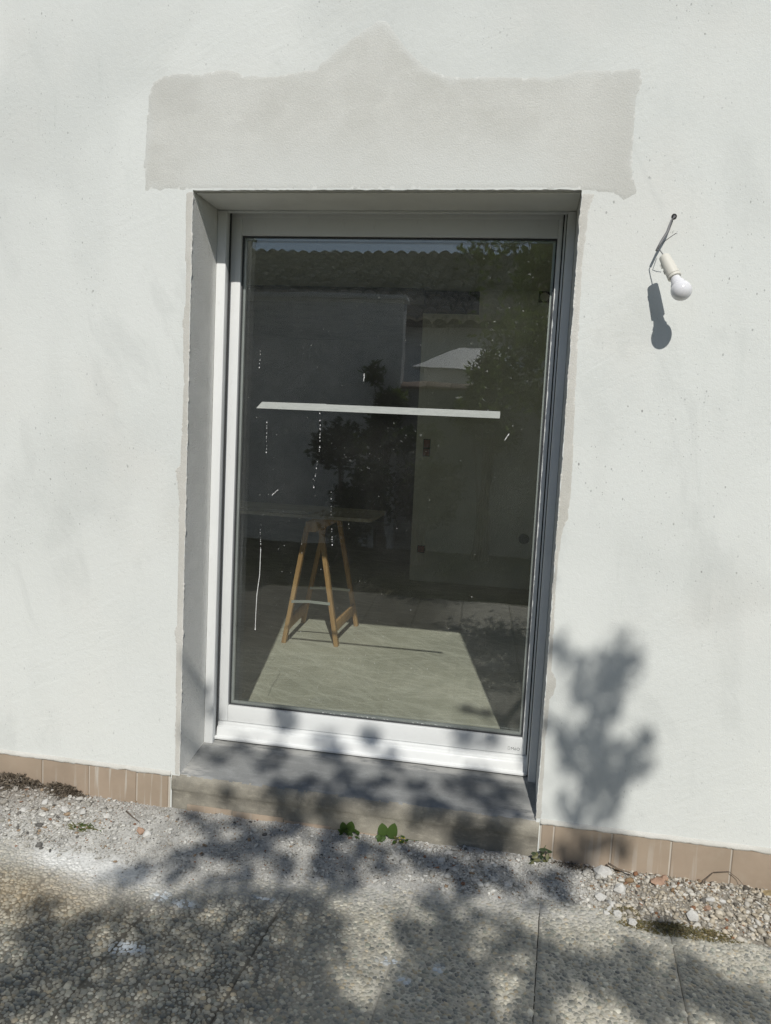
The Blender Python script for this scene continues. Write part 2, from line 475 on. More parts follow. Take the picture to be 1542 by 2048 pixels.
def make_leaf(name, c1, c2, trans=0.35):
    t = NT(name)
    oi = t.n("ShaderNodeNewGeometry")
    c = t.mix(oi.outputs["Random Per Island"], c1, c2)
    p = t.n("ShaderNodeBsdfPrincipled"); t.t.links.new(c, p.inputs["Base Color"]); p.inputs["Roughness"].default_value = 0.45
    tl = t.n("ShaderNodeBsdfTranslucent"); t.t.links.new(t.mix(0.5, c, (0.16, 0.24, 0.03)), tl.inputs[0])
    mx = t.n("ShaderNodeMixShader"); mx.inputs[0].default_value = trans
    t.t.links.new(p.outputs[0], mx.inputs[1]); t.t.links.new(tl.outputs[0], mx.inputs[2])
    t.t.links.new(mx.outputs[0], t.out.inputs[0])
    return t.mat
M['leaf'] = make_leaf("tree_leaf", (0.055, 0.085, 0.022), (0.125, 0.155, 0.04), 0.5)
M['leaf_dark'] = make_leaf("shrub_leaf", (0.022, 0.036, 0.018), (0.055, 0.075, 0.03), 0.2)
M['weed'] = make_leaf("weed_leaf", (0.040, 0.085, 0.018), (0.075, 0.125, 0.03), 0.25)
M['weed_dry'] = make_leaf("withered_leaf", (0.09, 0.10, 0.035), (0.16, 0.15, 0.06), 0.2)
M['moss'] = make_leaf("moss", (0.14, 0.13, 0.055), (0.26, 0.20, 0.10), 0.15)
M['roots'] = make_leaf("dry_roots", (0.10, 0.08, 0.06), (0.20, 0.165, 0.125), 0.05)

def make_tape():
    t = NT("masking_tape")
    c = t.mix(t.ramp(t.noise(60, 4, 0.6, t.pos((0.4, 1, 2))), 0.3, 0.7), (0.47, 0.495, 0.47), (0.53, 0.55, 0.525))
    p = t.n("ShaderNodeBsdfPrincipled"); t.t.links.new(c, p.inputs["Base Color"]); p.inputs["Roughness"].default_value = 0.7
    tr = t.n("ShaderNodeBsdfTransparent")
    mx = t.n("ShaderNodeMixShader"); mx.inputs[0].default_value = 0.86
    t.t.links.new(tr.outputs[0], mx.inputs[1]); t.t.links.new(p.outputs[0], mx.inputs[2])
    t.t.links.new(mx.outputs[0], t.out.inputs[0])
    return t.mat
M['tape'] = make_tape()
M['splash'] = make_plain("dried_splash", (0.72, 0.73, 0.72), 0.5)

def make_garden():
    t = NT("garden_ground")
    c = t.mix(t.ramp(t.noise(0.8, 5, 0.65), 0.4, 0.62), (0.085, 0.10, 0.04), (0.17, 0.145, 0.10))
    return t.done(c, 0.95, t.bump(t.noise(30, 5, 0.7), 0.8, 0.03), spec=0.1)
M['garden'] = make_garden()
M['nwall'] = make_plain("neighbour_render", (0.68, 0.69, 0.68), 0.9, bump=0.2, bs=40, var=0.06, spec=0.2, vs=1.0)
M['gwall'] = make_plain("garden_wall_render", (0.36, 0.36, 0.345), 0.92, bump=0.3, bs=30, var=0.12, spec=0.2, vs=1.5)
M['rooftile'] = make_tint("clay_roof_tile", 0.85, 60, 0.3, 0.3, 0.2)
M['white'] = make_plain("white_sheet_metal", (0.72, 0.72, 0.70), 0.5, var=0.04)
M['stone_plain'] = make_plain("pale_limestone", (0.56, 0.55, 0.52), 0.95, bump=0.6, bs=150, var=0.14, spec=0.15, vs=40)
M['brick'] = make_plain("brick_fragment", (0.35, 0.235, 0.17), 0.95, bump=0.5, bs=150, var=0.2, spec=0.15, vs=40)
M['ochre'] = make_plain("ochre_stone", (0.33, 0.26, 0.15), 0.95, bump=0.5, bs=150, var=0.2, spec=0.15, vs=40)

# ================================================================== SETTING
W, H = 1.347, 2.15

# ---- ground reaching the horizon
mb = MB()
R = 400
mb.v = [(-R, -R, -0.26), (R, -R, -0.26), (R, R, -0.26), (-R, R, -0.26)]; mb.f = [(0, 1, 2, 3)]
tag(mb.build("ground", M['garden']), kind="structure")

# gravel / paving border (y of the edge as a function of x)
GX = [-3, -1.5, -.515, -.396, -.085, .166, .512, .987, 1.237, 1.547, 1.691, 2.066, 4]
GY = [-.34, -.34, -.344, -.347, -.46, -.45, -.333, -.255, -.25, -.215, -.285, -.28, -.28]
def gedge(x): return np.interp(x, GX, GY)
ZP = -0.180
def dustf(x, y):
    e = gedge(x) + 0.05 * (vnoise(x, y, 7, 3) - 0.5)
    d = sstep(e - 0.20, e + 0.03, y) * (0.35 + 0.9 * vnoise(x, y, 16, 5))
    d = d * (1 - 0.75 * sstep(1.35, 1.75, x))
    blob2 = np.exp(-(((x - 0.10) / 0.20) ** 2 + ((y + 0.50) / 0.06) ** 2)) * vnoise(x, y, 25, 2) * 0.9
    return np.clip(np.maximum.reduce([d, blob2]), 0, 1)
def whitef(x, y):
    lx = x + 0.13 - (y + 0.40) * 0.6; ly = y + 0.395 + 0.16 * (x + 0.13)
    w = np.exp(-((lx / 0.25) ** 4 + (ly / 0.060) ** 2))
    return np.clip(w * (0.6 + 1.5 * vnoise(x, y, 20, 8)), 0, 1)
def splashf(x, y):
    o = np.zeros_like(x)
    for cx, cy, rx, ry in ((0.190, -0.755, 0.050, 0.026), (0.160, -0.772, 0.022, 0.015), (0.495, -0.43, 0.038, 0.009), (0.985, -0.70, 0.02, 0.014), (1.075, -0.63, 0.014, 0.02), (0.93, -0.63, 0.03, 0.016), (0.255, -0.52, 0.04, 0.02), (0.17, -0.50, 0.03, 0.03)):
        o = np.maximum(o, np.exp(-((((x - cx) / rx) ** 2 + ((y - cy) / ry) ** 2) ** 1.5)) * (0.5 + vnoise(x, y, 60, 4)))
    return np.clip(o * 1.2, 0, 1)
def brownf(x, y):
    return np.exp(-(((x + 0.22) / 0.32) ** 2 + ((y + 0.58) / 0.14) ** 2))

# ---- patio: strips of exposed-aggregate paving, pebbles set in mortar
patio = tag(empty("patio", (0.9, -0.9, ZP)), kind="structure")
SK = 0.055
JX = [-2.245, -1.843, -1.440, -1.038, -0.636, -0.236, 0.165, 0.555, 0.945, 1.353, 1.755, 2.155, 2.557, 2.960, 3.36]
JG = {6: .0009, 7: .0019, 8: .0006, 9: .0014, 10: .0014}                                # half-widths of nearly closed joints
Y0, Y1 = -3.7, -0.13
for k in range(len(JX) - 1):
    xa, xb = JX[k] + JG.get(k, .0011), JX[k + 1] - JG.get(k + 1, .0011)
    nx, ny = 20, 120
    U, V = np.meshgrid(np.linspace(0, 1, nx + 1), np.linspace(0, 1, ny + 1) ** 1.6)
    yy = Y1 + (Y0 - Y1) * V
    wob = 0.002 * (vnoise(yy, yy * 0 + k, 30, 2) - 0.5)
    xx = xa + (xb - xa) * U + SK * (yy + 0.5) + wob
    zz = ZP + 0.0015 * (vnoise(xx, yy, 40, 1) - 0.5)
    top = np.stack([xx, yy, zz], -1).reshape(-1, 3)
    idx = np.arange((nx + 1) * (ny + 1)).reshape(ny + 1, nx + 1)
    a, b, c, d = idx[:-1, :-1].ravel(), idx[:-1, 1:].ravel(), idx[1:, 1:].ravel(), idx[1:, :-1].ravel()
    tr = np.concatenate([np.stack([a, d, c], -1), np.stack([a, c, b], -1)])
    rim = np.concatenate([idx[0, :], idx[1:, -1], idx[-1, -2::-1], idx[-2:0:-1, 0]])
    low = top[rim].copy(); low[:, 2] -= 0.045
    n0 = len(top); nr = len(rim); i = np.arange(nr); j = (i + 1) % nr
    tr = np.concatenate([tr, np.stack([rim[i], rim[j], n0 + j], -1), np.stack([rim[i], n0 + j, n0 + i], -1)])
    ver = np.concatenate([top, low])
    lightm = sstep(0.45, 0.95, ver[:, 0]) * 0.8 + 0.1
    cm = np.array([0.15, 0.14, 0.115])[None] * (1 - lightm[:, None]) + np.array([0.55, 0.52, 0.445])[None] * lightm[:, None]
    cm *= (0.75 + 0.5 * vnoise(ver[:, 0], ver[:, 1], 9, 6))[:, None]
    br = brownf(ver[:, 0], ver[:, 1])[:, None] * 0.7
    cm = cm * (1 - br) + np.array([0.30, 0.235, 0.15]) * br
    du = dustf(ver[:, 0], ver[:, 1])[:, None]
    cm = cm * (1 - du) + np.array([0.60, 0.59, 0.56]) * du
    wf = whitef(ver[:, 0], ver[:, 1])[:, None]; cm = cm * (1 - wf) + np.array([.76, .76, .735]) * wf
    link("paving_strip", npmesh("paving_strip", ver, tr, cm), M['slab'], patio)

# joint bed under the strips
mb = MB(); mb.box(-2.4, 3.6, Y0, Y1, -0.25, -0.1885)
mb.build("joint_bed", make_plain("joint_soil", (0.05, 0.045, 0.035), 0.95), patio)

def pebble_template(seed):
    r = np.random.default_rng(seed); n = 7
    th = np.arange(n) / n * 2 * np.pi
    r1 = 1 + 0.16 * r.standard_normal(n).clip(-1.5, 1.5); r2_ = r1 * (0.72 + 0.08 * r.random(n))
    v = [(a * np.cos(t), a * np.sin(t), -0.15) for a, t in zip(r1, th)] + [(a * np.cos(t), a * np.sin(t), 0.34 + 0.12 * r.random()) for a, t in zip(r2_, th)] + [(0.1 * r.standard_normal(), 0.1 * r.standard_normal(), 0.52)]
    f = []
    for k in range(n):
        k2 = (k + 1) % n
        f += [(k, k2, n + k2), (k, n + k2, n + k), (n + k, n + k2, 2 * n)]
    return np.array(v), np.array(f)
TEMPL = [pebble_template(s) for s in range(8)]
PAL = np.array([(.30, .285, .25), (.36, .34, .295), (.25, .245, .225), (.42, .40, .355), (.20, .205, .195), (.34, .295, .225), (.47, .455, .415), (.145, .15, .15), (.28, .275, .255), (.38, .33, .26), (.235, .245, .22), (.32, .315, .29)])
PW = np.array([3, 3, 3, 2.4, 2, 1.2, 1.2, 1.1, 3, .8, 1.3, 3]); PW = PW / PW.sum()

sp = 0.0125
gx = np.arange(-1.2, 2.85, sp); gy = np.arange(-1.65, -0.14, sp * 0.88)
PX, PY = np.meshgrid(gx, gy)
PX = PX + (np.arange(len(gy)) % 2)[:, None] * sp / 2
px = (PX + rng.uniform(-.42, .42, PX.shape) * sp).ravel(); py = (PY + rng.uniform(-.42, .42, PY.shape) * sp).ravel()
keep = py < gedge(px) + 0.03
px, py = px[keep], py[keep]
# keep clear of the joints
jx = np.array(JX)[None, :] + SK * (py[:, None] + 0.5)
dj = np.abs(px[:, None] - jx).min(1)
sz = sp * 0.5 * rng.lognormal(0.0, 0.22, len(px)).clip(0.55, 1.7)
ok = dj > sz * 0.6 + 0.0008
px, py, sz = px[ok], py[ok], sz[ok]
du = dustf(px, py); spl = splashf(px, py)
cid = rng.choice(len(PAL), len(px), p=PW)
pc = PAL[cid] * rng.uniform(0.78, 1.22, (len(px), 1)) * np.array([[1.05, 1.04, 0.955]])
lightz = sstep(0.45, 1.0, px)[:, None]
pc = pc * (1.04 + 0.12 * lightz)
br = brownf(px, py)[:, None] * 0.6
pc = pc * (1 - br) + np.array([0.33, 0.26, 0.165]) * br * rng.uniform(.7, 1.3, (len(px), 1))
film = 0.04 + 0.55 * du
pc = pc * (1 - film[:, None]) + np.array([.56, .55, .515]) * film[:, None]
wf = whitef(px, py) * .92; pc = pc * (1 - wf[:, None]) + np.array([.76, .76, .735]) * wf[:, None]
pc = pc * (1 - spl[:, None]) + np.array([.62, .66, .68]) * spl[:, None]
hh = sz * (1.0 - 0.35 * sstep(0.4, 0.9, px)) * (1 - 0.35 * du) * rng.uniform(.7, 1.15, len(px))
ang = rng.uniform(0, np.pi, len(px)); asp = rng.uniform(0.62, 0.95, len(px))
tid = rng.integers(0, 8, len(px))
# the 300 pebbles nearest to the camera are single parts, the rest one part
dcam = (px - CAM.x) ** 2 + (py - CAM.y) ** 2
infront = (py > -0.98) & (px > 0.0) & (px < 2.0)
near = np.argsort(np.where(infront, dcam - 40 * sz, 1e9))[:300]
single = np.zeros(len(px), bool); single[near] = True
def emit_pebbles(sel):
    vs, fs, cs = [], [], []; base = 0
    for t in range(8):
        ii = np.where(sel & (tid == t))[0]
        if not len(ii): continue
        tv, tf = TEMPL[t]; n = len(ii)
        X = tv[None, :, 0] * sz[ii, None] * 1.2; Y = tv[None, :, 1] * (sz * asp)[ii, None] * 1.2
        ca, sa = np.cos(ang[ii])[:, None], np.sin(ang[ii])[:, None]
        Z = ZP + tv[None, :, 2] * hh[ii, None] * 1.25 - 0.0006
        v = np.stack([px[ii, None] + X * ca - Y * sa, py[ii, None] + X * sa + Y * ca, Z], -1)
        f = tf[None] + (np.arange(n) * len(tv))[:, None, None] + base
        vs.append(v.reshape(-1, 3)); fs.append(f.reshape(-1, 3)); cs.append(np.repeat(pc[ii], len(tv), 0)); base += n * len(tv)
    return np.concatenate(vs), np.concatenate(fs), np.concatenate(cs)
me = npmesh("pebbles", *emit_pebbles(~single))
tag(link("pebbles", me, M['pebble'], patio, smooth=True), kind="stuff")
for i in near:
    tv, tf = TEMPL[tid[i]]
    one = np.zeros(len(px), bool); one[i] = True
    v, f, c = emit_pebbles(one)
    o = link("pebble", npmesh("pebble", v, f, c), M['pebble'], patio, smooth=True)

# ---- gravel bed along the foot of the wall
bx = np.linspace(-2.2, 3.6, 480); by = np.linspace(0.0, -0.62, 60)
BX, BY = np.meshgrid(bx, by)
e = gedge(BX)
tt = np.clip(-BY / np.maximum(-e, 0.05), 0, 1.6)
BZ = -0.150 - 0.030 * sstep(0.15, 1.0, tt) - 0.02 * sstep(1.0, 1.35, tt) + 0.014 * (vnoise(BX, BY, 14, 1) - 0.5) * (1 - sstep(0.9, 1.1, tt)) + 0.005 * (vnoise(BX, BY, 70, 2) - 0.5)
BZ = BZ + 0.022 * np.exp(-(((BX + 0.62) / 0.22) ** 2 + ((BY + 0.03) / 0.07) ** 2))
bc = np.array([.60, .59, .555])[None, None] * (0.55 + 0.70 * vnoise(BX, BY, 22, 3, 5))[..., None]
mid_ = (np.exp(-((BX - .65) / .45) ** 2) * .35)[..., None]
bc = bc * (1 - mid_) + np.array([.36, .35, .325]) * mid_
rb = (sstep(1.42, 1.75, BX) * 0.8)[..., None]
bc = bc * (1 - rb) + np.array([.25, .22, .175]) * rb
lb = np.clip(np.exp(-(((BX + 0.65) / 0.3) ** 2 + ((BY + 0.03) / 0.10) ** 2)), 0, 1)[..., None] * 0.85
bc = bc * (1 - lb) + np.array([.19, .155, .12]) * lb
pw = whitef(BX, BY)[..., None]
bc = bc * (1 - pw) + np.array([.76, .76, .735]) * pw
idx = np.arange(BX.size).reshape(BX.shape)
a, b, c, d = idx[:-1, :-1].ravel(), idx[:-1, 1:].ravel(), idx[1:, 1:].ravel(), idx[1:, :-1].ravel()
tr = np.concatenate([np.stack([a, d, c], -1), np.stack([a, c, b], -1)])
BV = np.stack([BX, BY, BZ], -1).reshape(-1, 3)
tag(link("gravel_bed", npmesh("gravel_bed", BV, tr, bc.reshape(-1, 3)), M['bed'], None, smooth=True), kind="structure")
def bedz(x, y):
    ix = np.clip(((np.asarray(x) + 2.2) / 5.8 * 479).round().astype(int), 0, 479)
    iy = np.clip((-np.asarray(y) / 0.62 * 59).round().astype(int), 0, 59)
    return BZ[iy, ix]

def chip_template(seed, octa=False):
    r = np.random.default_rng(seed)
    if octa:
        v = np.array([(1, 0, 0), (-1, 0, 0), (0, 1, 0), (0, -1, 0), (0, 0, 1), (0, 0, -1.)]) * r.uniform(.7, 1.2, (6, 1))
        f = np.array([(0, 2, 4), (2, 1, 4), (1, 3, 4), (3, 0, 4), (2, 0, 5), (1, 2, 5), (3, 1, 5), (0, 3, 5)])
    else:
        g = (1 + 5 ** .5) / 2
        v = np.array([(-1, g, 0), (1, g, 0), (-1, -g, 0), (1, -g, 0), (0, -1, g), (0, 1, g), (0, -1, -g), (0, 1, -g), (g, 0, -1), (g, 0, 1), (-g, 0, -1), (-g, 0, 1.)]) / 1.9
        f = np.array([(0, 11, 5), (0, 5, 1), (0, 1, 7), (0, 7, 10), (0, 10, 11), (1, 5, 9), (5, 11, 4), (11, 10, 2), (10, 7, 6), (7, 1, 8), (3, 9, 4), (3, 4, 2), (3, 2, 6), (3, 6, 8), (3, 8, 9), (4, 9, 5), (2, 4, 11), (6, 2, 10), (8, 6, 7), (9, 8, 1)])
        v = v * r.uniform(.72, 1.22, (12, 1))
    return v, f
def rand_rot(n):
    q = rng.standard_normal((n, 4)); q /= np.linalg.norm(q, axis=1)[:, None]
    w, x, y, z = q.T
    return np.stack([np.stack([1 - 2 * (y * y + z * z), 2 * (x * y - z * w), 2 * (x * z + y * w)], -1),
                     np.stack([2 * (x * y + z * w), 1 - 2 * (x * x + z * z), 2 * (y * z - x * w)], -1),
                     np.stack([2 * (x * z - y * w), 2 * (y * z + x * w), 1 - 2 * (x * x + y * y)], -1)], 1)
def chips(n, smin, smax, octa, zone):
    x = rng.uniform(-1.5, 2.95, n); e = gedge(x)
    y = e * rng.uniform(0, 1, n) ** 0.95 * 1.06 - 0.002
    p = zone(x, y) * (1 - sstep(0.80, 1.08, y / e))
    p = p * (1 - 0.9 * whitef(x, y))
    k = rng.random(n) < p
    x, y = x[k], y[k]; n = len(x)
    s = smin * (smax / smin) ** rng.random(n)
    tv, tf = zip(*[chip_template(s_, octa) for s_ in range(5)])
    Rm = rand_rot(n); tid = rng.integers(0, 5, n)
    sq = np.stack([np.ones(n), rng.uniform(.6, 1, n), rng.uniform(.35, .75, n)], -1)
    base_c = np.where(rng.random((n, 1)) < 0.72, np.array([[.60, .59, .55]]), np.array([[.40, .385, .345]]))
    rare = rng.random(n)
    base_c = np.where((rare < .05)[:, None], np.array([[.33, .245, .165]]), base_c)
    base_c = np.where((rare > .975)[:, None], np.array([[.30, .17, .11]]), base_c)
    base_c = np.where(((rare > .93) & (rare < .965))[:, None], np.array([[.14, .135, .125]]), base_c)
    rz = sstep(1.40, 1.75, x)[:, None] * rng.uniform(.1, 1.0, (n, 1))
    base_c = base_c * (1 - rz) + base_c * np.array([[.86, .76, .62]]) * rz
    lz = (np.exp(-(((x + 0.75) / 0.3) ** 2 + ((y + 0.05) / 0.12) ** 2)))[:, None] * .6
    base_c = base_c * (1 - lz) + np.array([[.27, .225, .18]]) * lz
    base_c = base_c * rng.uniform(.8, 1.16, (n, 1))
    V, F, C = [], [], []; b = 0
    for t in range(5):
        ii = np.where(tid == t)[0]
        if not len(ii): continue
        v = (tv[t][None] * sq[ii, None, :]) * (s[ii] * 0.5)[:, None, None]
        # flat lying: mild tilt only
        tilt = Rm[ii] * 0.35; tilt[:, 2, 2] += 0.75
        an = rng.uniform(0, 6.283, len(ii)); ca, sa = np.cos(an), np.sin(an)
        Rz = np.zeros((len(ii), 3, 3)); Rz[:, 0, 0] = ca; Rz[:, 0, 1] = -sa; Rz[:, 1, 0] = sa; Rz[:, 1, 1] = ca; Rz[:, 2, 2] = 1
        v = np.einsum('nij,nkj->nki', Rz + 0.28 * (Rm[ii] - 0.3), v)
        v = v + np.stack([x[ii], np.minimum(y[ii], -0.006), bedz(x[ii], y[ii]) + s[ii] * 0.16], -1)[:, None, :]
        V.append(v.reshape(-1, 3)); F.append((tf[t][None] + (np.arange(len(ii)) * len(tv[t]))[:, None, None] + b).reshape(-1, 3))
        C.append(np.repeat(base_c[ii], len(tv[t]), 0)); b += len(ii) * len(tv[t])
    return np.concatenate(V), np.concatenate(F), np.concatenate(C)
fine = chips(52000, .003, .009, True, lambda x, y: 1 - 0.55 * sstep(1.5, 1.8, x))
med = chips(15000, .008, .019, False, lambda x, y: 0.10 + 0.88 * sstep(1.35, 1.7, x) + 0.50 * sstep(0.0, -0.35, x) + 0.25 * np.exp(-((x - 1.15) / .2) ** 2))
big = chips(3200, .017, .032, False, lambda x, y: 0.025 + 0.30 * sstep(1.42, 1.75, x) + 0.22 * sstep(-0.1, -0.4, x) + 0.10 * np.exp(-((x - 1.15) / .2) ** 2))
V, F, C = [], [], []; b = 0
for v, f, c in (fine, med, big):
    V.append(v); F.append(f + b); C.append(c); b += len(v)
o = link("gravel", npmesh("gravel", np.concatenate(V), np.concatenate(F), np.concatenate(C)), M['gravel'])
tag(o, "loose white and grey limestone gravel along the foot of the house wall", "gravel", kind="stuff")

# single larger lumps one can pick out
def lump(name, x, y, s, mat, label, cat, group=None, flat=0.6, seed=0, stretch=1.3):
    v, f = chip_template(100 + seed)
    r = random.Random(seed)
    me = bpy.data.meshes.new(name); bm = bmesh.new()
    vs = [bm.verts.new(Vector(p)) for p in v]
    for q in f: bm.faces.new([vs[i] for i in q])
    bmesh.ops.subdivide_edges(bm, edges=bm.edges[:], cuts=1, use_grid_fill=True)
    for q in bm.verts: q.co += Vector((r.uniform(-1, 1), r.uniform(-1, 1), r.uniform(-1, 1))) * 0.07
    for q in bm.verts: q.co = Vector((q.co.x * stretch, q.co.y, q.co.z * flat)) * s * 0.5
    bmesh.ops.recalc_face_normals(bm, faces=bm.faces); bm.to_mesh(me); bm.free()
    z = float(bedz(x, y)) if y > gedge(x) - 0.05 else ZP
    o = link(name, me, mat, None, loc=(x, y, z + s * flat * 0.26))
    o.rotation_euler = (r.uniform(-.3, .3), r.uniform(-.3, .3), r.uniform(0, 6.28))
    return tag(o, label, cat, group)
lump("rubble_stone", 1.587, -.045, .054, M['stone_plain'], "largest white rubble stone, in the tree shadow against the tiled plinth", "stone", flat=.55, seed=1)
lump("rubble_stone", 1.632, -.125, .044, M['stone_plain'], "pale angular stone standing in the gravel right of the tree shadow", "stone", flat=.9, seed=2, stretch=1.0)
lump("rubble_stone", 1.853, -.205, .046, M['stone_plain'], "white lump of rubble resting on the mossy edge of the paving", "stone", flat=.75, seed=3)
lump("rubble_stone", 1.565, -.165, .036, M['stone_plain'], "white rubble stone nearest the corner where gravel gives way to pebble paving", "stone", flat=.7, seed=4)
lump("rubble_stone", 1.262, -.175, .034, M['stone_plain'], "pale stone in the sunny gap on the gravel below the door step", "stone", flat=.8, seed=5, stretch=1.0)
lump("rubble_stone", 1.115, -.085, .032, M['stone_plain'], "round pale stone in shade close to the right end of the door step", "stone", flat=.8, seed=6, stretch=1.0)
lump("rubble_stone", -.028, -.205, .034, M['stone_plain'], "white stone touching the pink stone on the pale gravel at left", "stone", flat=.8, seed=7, stretch=1.0)
lump("brick_fragment", -.058, -.190, .032, M['brick'], "small pink brick fragment on the pale gravel at left", "brick", flat=.7, seed=8)
lump("brick_fragment", 1.765, -.060, .042, M['brick'], "flat brown brick shard lying in the gravel under the plinth tiles at right", "brick", flat=.35, seed=9, stretch=1.7)
lump("brick_fragment", 1.79, -.035, .026, M['brick'], "orange brick chip leaning behind the flat brown shard", "brick", flat=.9, seed=10)
lump("brick_fragment", 1.905, -.155, .024, M['brick'], "orange brick chip next to the white lump on the mossy edge", "brick", flat=.7, seed=11)
lump("ochre_stone", 2.13, -.035, .040, M['ochre'], "ochre brown stone at the far right end of the gravel", "stone", flat=.6, seed=12)
for i, (x, y, s) in enumerate(((1.92, -.12, .026), (1.96, -.11, .024), (1.59, -.21, .022), (1.60, -.185, .026), (1.615, -.235, .03), (1.655, -.27, .034), (1.58, -.235, .022), (1.21, -.16, .028), (1.19, -.19, .024), (1.03, -.11, .026), (0.98, -.06, .022), (-.50, -.10, .03), (-.40, -.13, .034), (-.33, -.12, .028), (-.55, -.16, .03), (-.46, -.17, .026), (-.22, -.14, .028))):
    lump("limestone_chunk", x, y, s, M['stone_plain'], "small pale limestone chunk lying loose on the gravel", "stone", "small limestone chunks on the gravel", .7, 20 + i)
def twig(pts, r, label):
    mbt = MB(); mbt.tube(pts, [r * (1 - 0.5 * i / (len(pts) - 1)) for i in range(len(pts))], 6)
    tag(mbt.build("twig", M['twig'], smooth=True), label, "twig")
twig([(-.165, -.10, -.135), (-.13, -.125, -.137), (-.09, -.15, -.14)], .003, "short dry twig on the pale gravel below the drip-stained tiles")
twig([(-.84, -.10, -.128), (-.75, -.115, -.13), (-.66, -.12, -.138)], .003, "grey stick lying in front of the dry root clump at far left")
twig([(1.60, -.03, -.12), (1.635, -.045, -.128), (1.68, -.05, -.135)], .004, "dark twig behind the largest white stone by the plinth")
twig([(1.905, -.055, -.135), (1.95, -.02, -.106), (2.0, -.014, -.100), (2.03, -.02, -.118), (2.055, -.04, -.14)], .0016, "thin bent reddish stalk arching against the plinth joint")

# ================================================================== HOUSE
house = empty("house", (W / 2, 0.2, -0.2))
tag(house, "white rendered house front with grey mortar repair above a glazed door", "house")

# ---- facade wall with the door opening
def fine_line(p, q, step=0.012, amp=0.0013, seed=1.0):
    n = max(1, int((Vector(q) - Vector(p)).length / step)); o = []
    for i in range(n):
        t = i / n
        x = p[0] + (q[0] - p[0]) * t; z = p[1] + (q[1] - p[1]) * t
        k = 0 if i == 0 else 1
        o.append((x + k * amp * (2 * random.random() - 1) + k * 0.002 * mnoise.noise(Vector((x * 14, z * 14, seed))),
                  z + k * amp * (2 * random.random() - 1) + k * 0.002 * mnoise.noise(Vector((x * 14, z * 14, seed + 9)))))
    return o
inner = fine_line((0, -0.02), (0, H)) + fine_line((0, H), (W, H)) + fine_line((W, H), (W, -0.02)) + [(W, -0.02)]
XL, XR, ZB, ZT, TH = -1.45, 7.0, -0.3, 5.2, 0.42
bm = bmesh.new()
def ring(y, pts): return [bm.verts.new((x, y, z)) for x, z in pts]
# door opening runs down to the ground: outline is one loop
outline = [(XL, ZB), (XL, ZT), (XR, ZT), (XR, ZB), (W + 0.012, ZB), (W + 0.012, -0.02)] + inner[::-1] + [(-0.030, -0.02), (-0.030, ZB)]
clean = []
for x, z in outline:
    if -0.005 < x < W + 0.005 and z > -0.019:
        if abs(z - H) < 0.006 and 0.004 < x < W - 0.004: z = H
        elif x < 0.006: x = 0.0
        elif x > W - 0.006: x = W
    clean.append((x, z))
fv = ring(0.0, outline); mv = ring(0.006, clean); bv = ring(TH, clean)
ff = bm.faces.new(fv); bf = bm.faces.new(bv[::-1])
n = len(fv); side = []
for i in range(n):
    side.append(bm.faces.new((fv[i], mv[i], mv[(i + 1) % n], fv[(i + 1) % n])))
    side.append(bm.faces.new((mv[i], bv[i], bv[(i + 1) % n], mv[(i + 1) % n])))
bmesh.ops.recalc_face_normals(bm, faces=bm.faces)
for f_ in side:
    c = f_.calc_center_median()
    if -0.01 < c.x < W + 0.01 and -0.1 < c.z < H + 0.02: f_.material_index = 1
bmesh.ops.triangulate(bm, faces=[ff, bf])
for f_ in bm.faces:
    if f_.normal.y > 0.9: f_.material_index = 2
me = bpy.data.meshes.new("wall"); bm.to_mesh(me); bm.free()
for k in ('render', 'reveal', 'int_wall'): me.materials.append(M[k])
link("wall", me, None, house)
def wall_box(*a):
    t = MB(); t.box(*a); return t.build("wall", M['render'], house)
wall_box(-6.0, -2.9005, 0, TH, ZB, ZT); wall_box(-2.90, -1.4505, 0, TH, 2.15, ZT); wall_box(-2.90, -1.4505, 0, TH, ZB, 0.02)  # opening left here for the added door that brightens the room

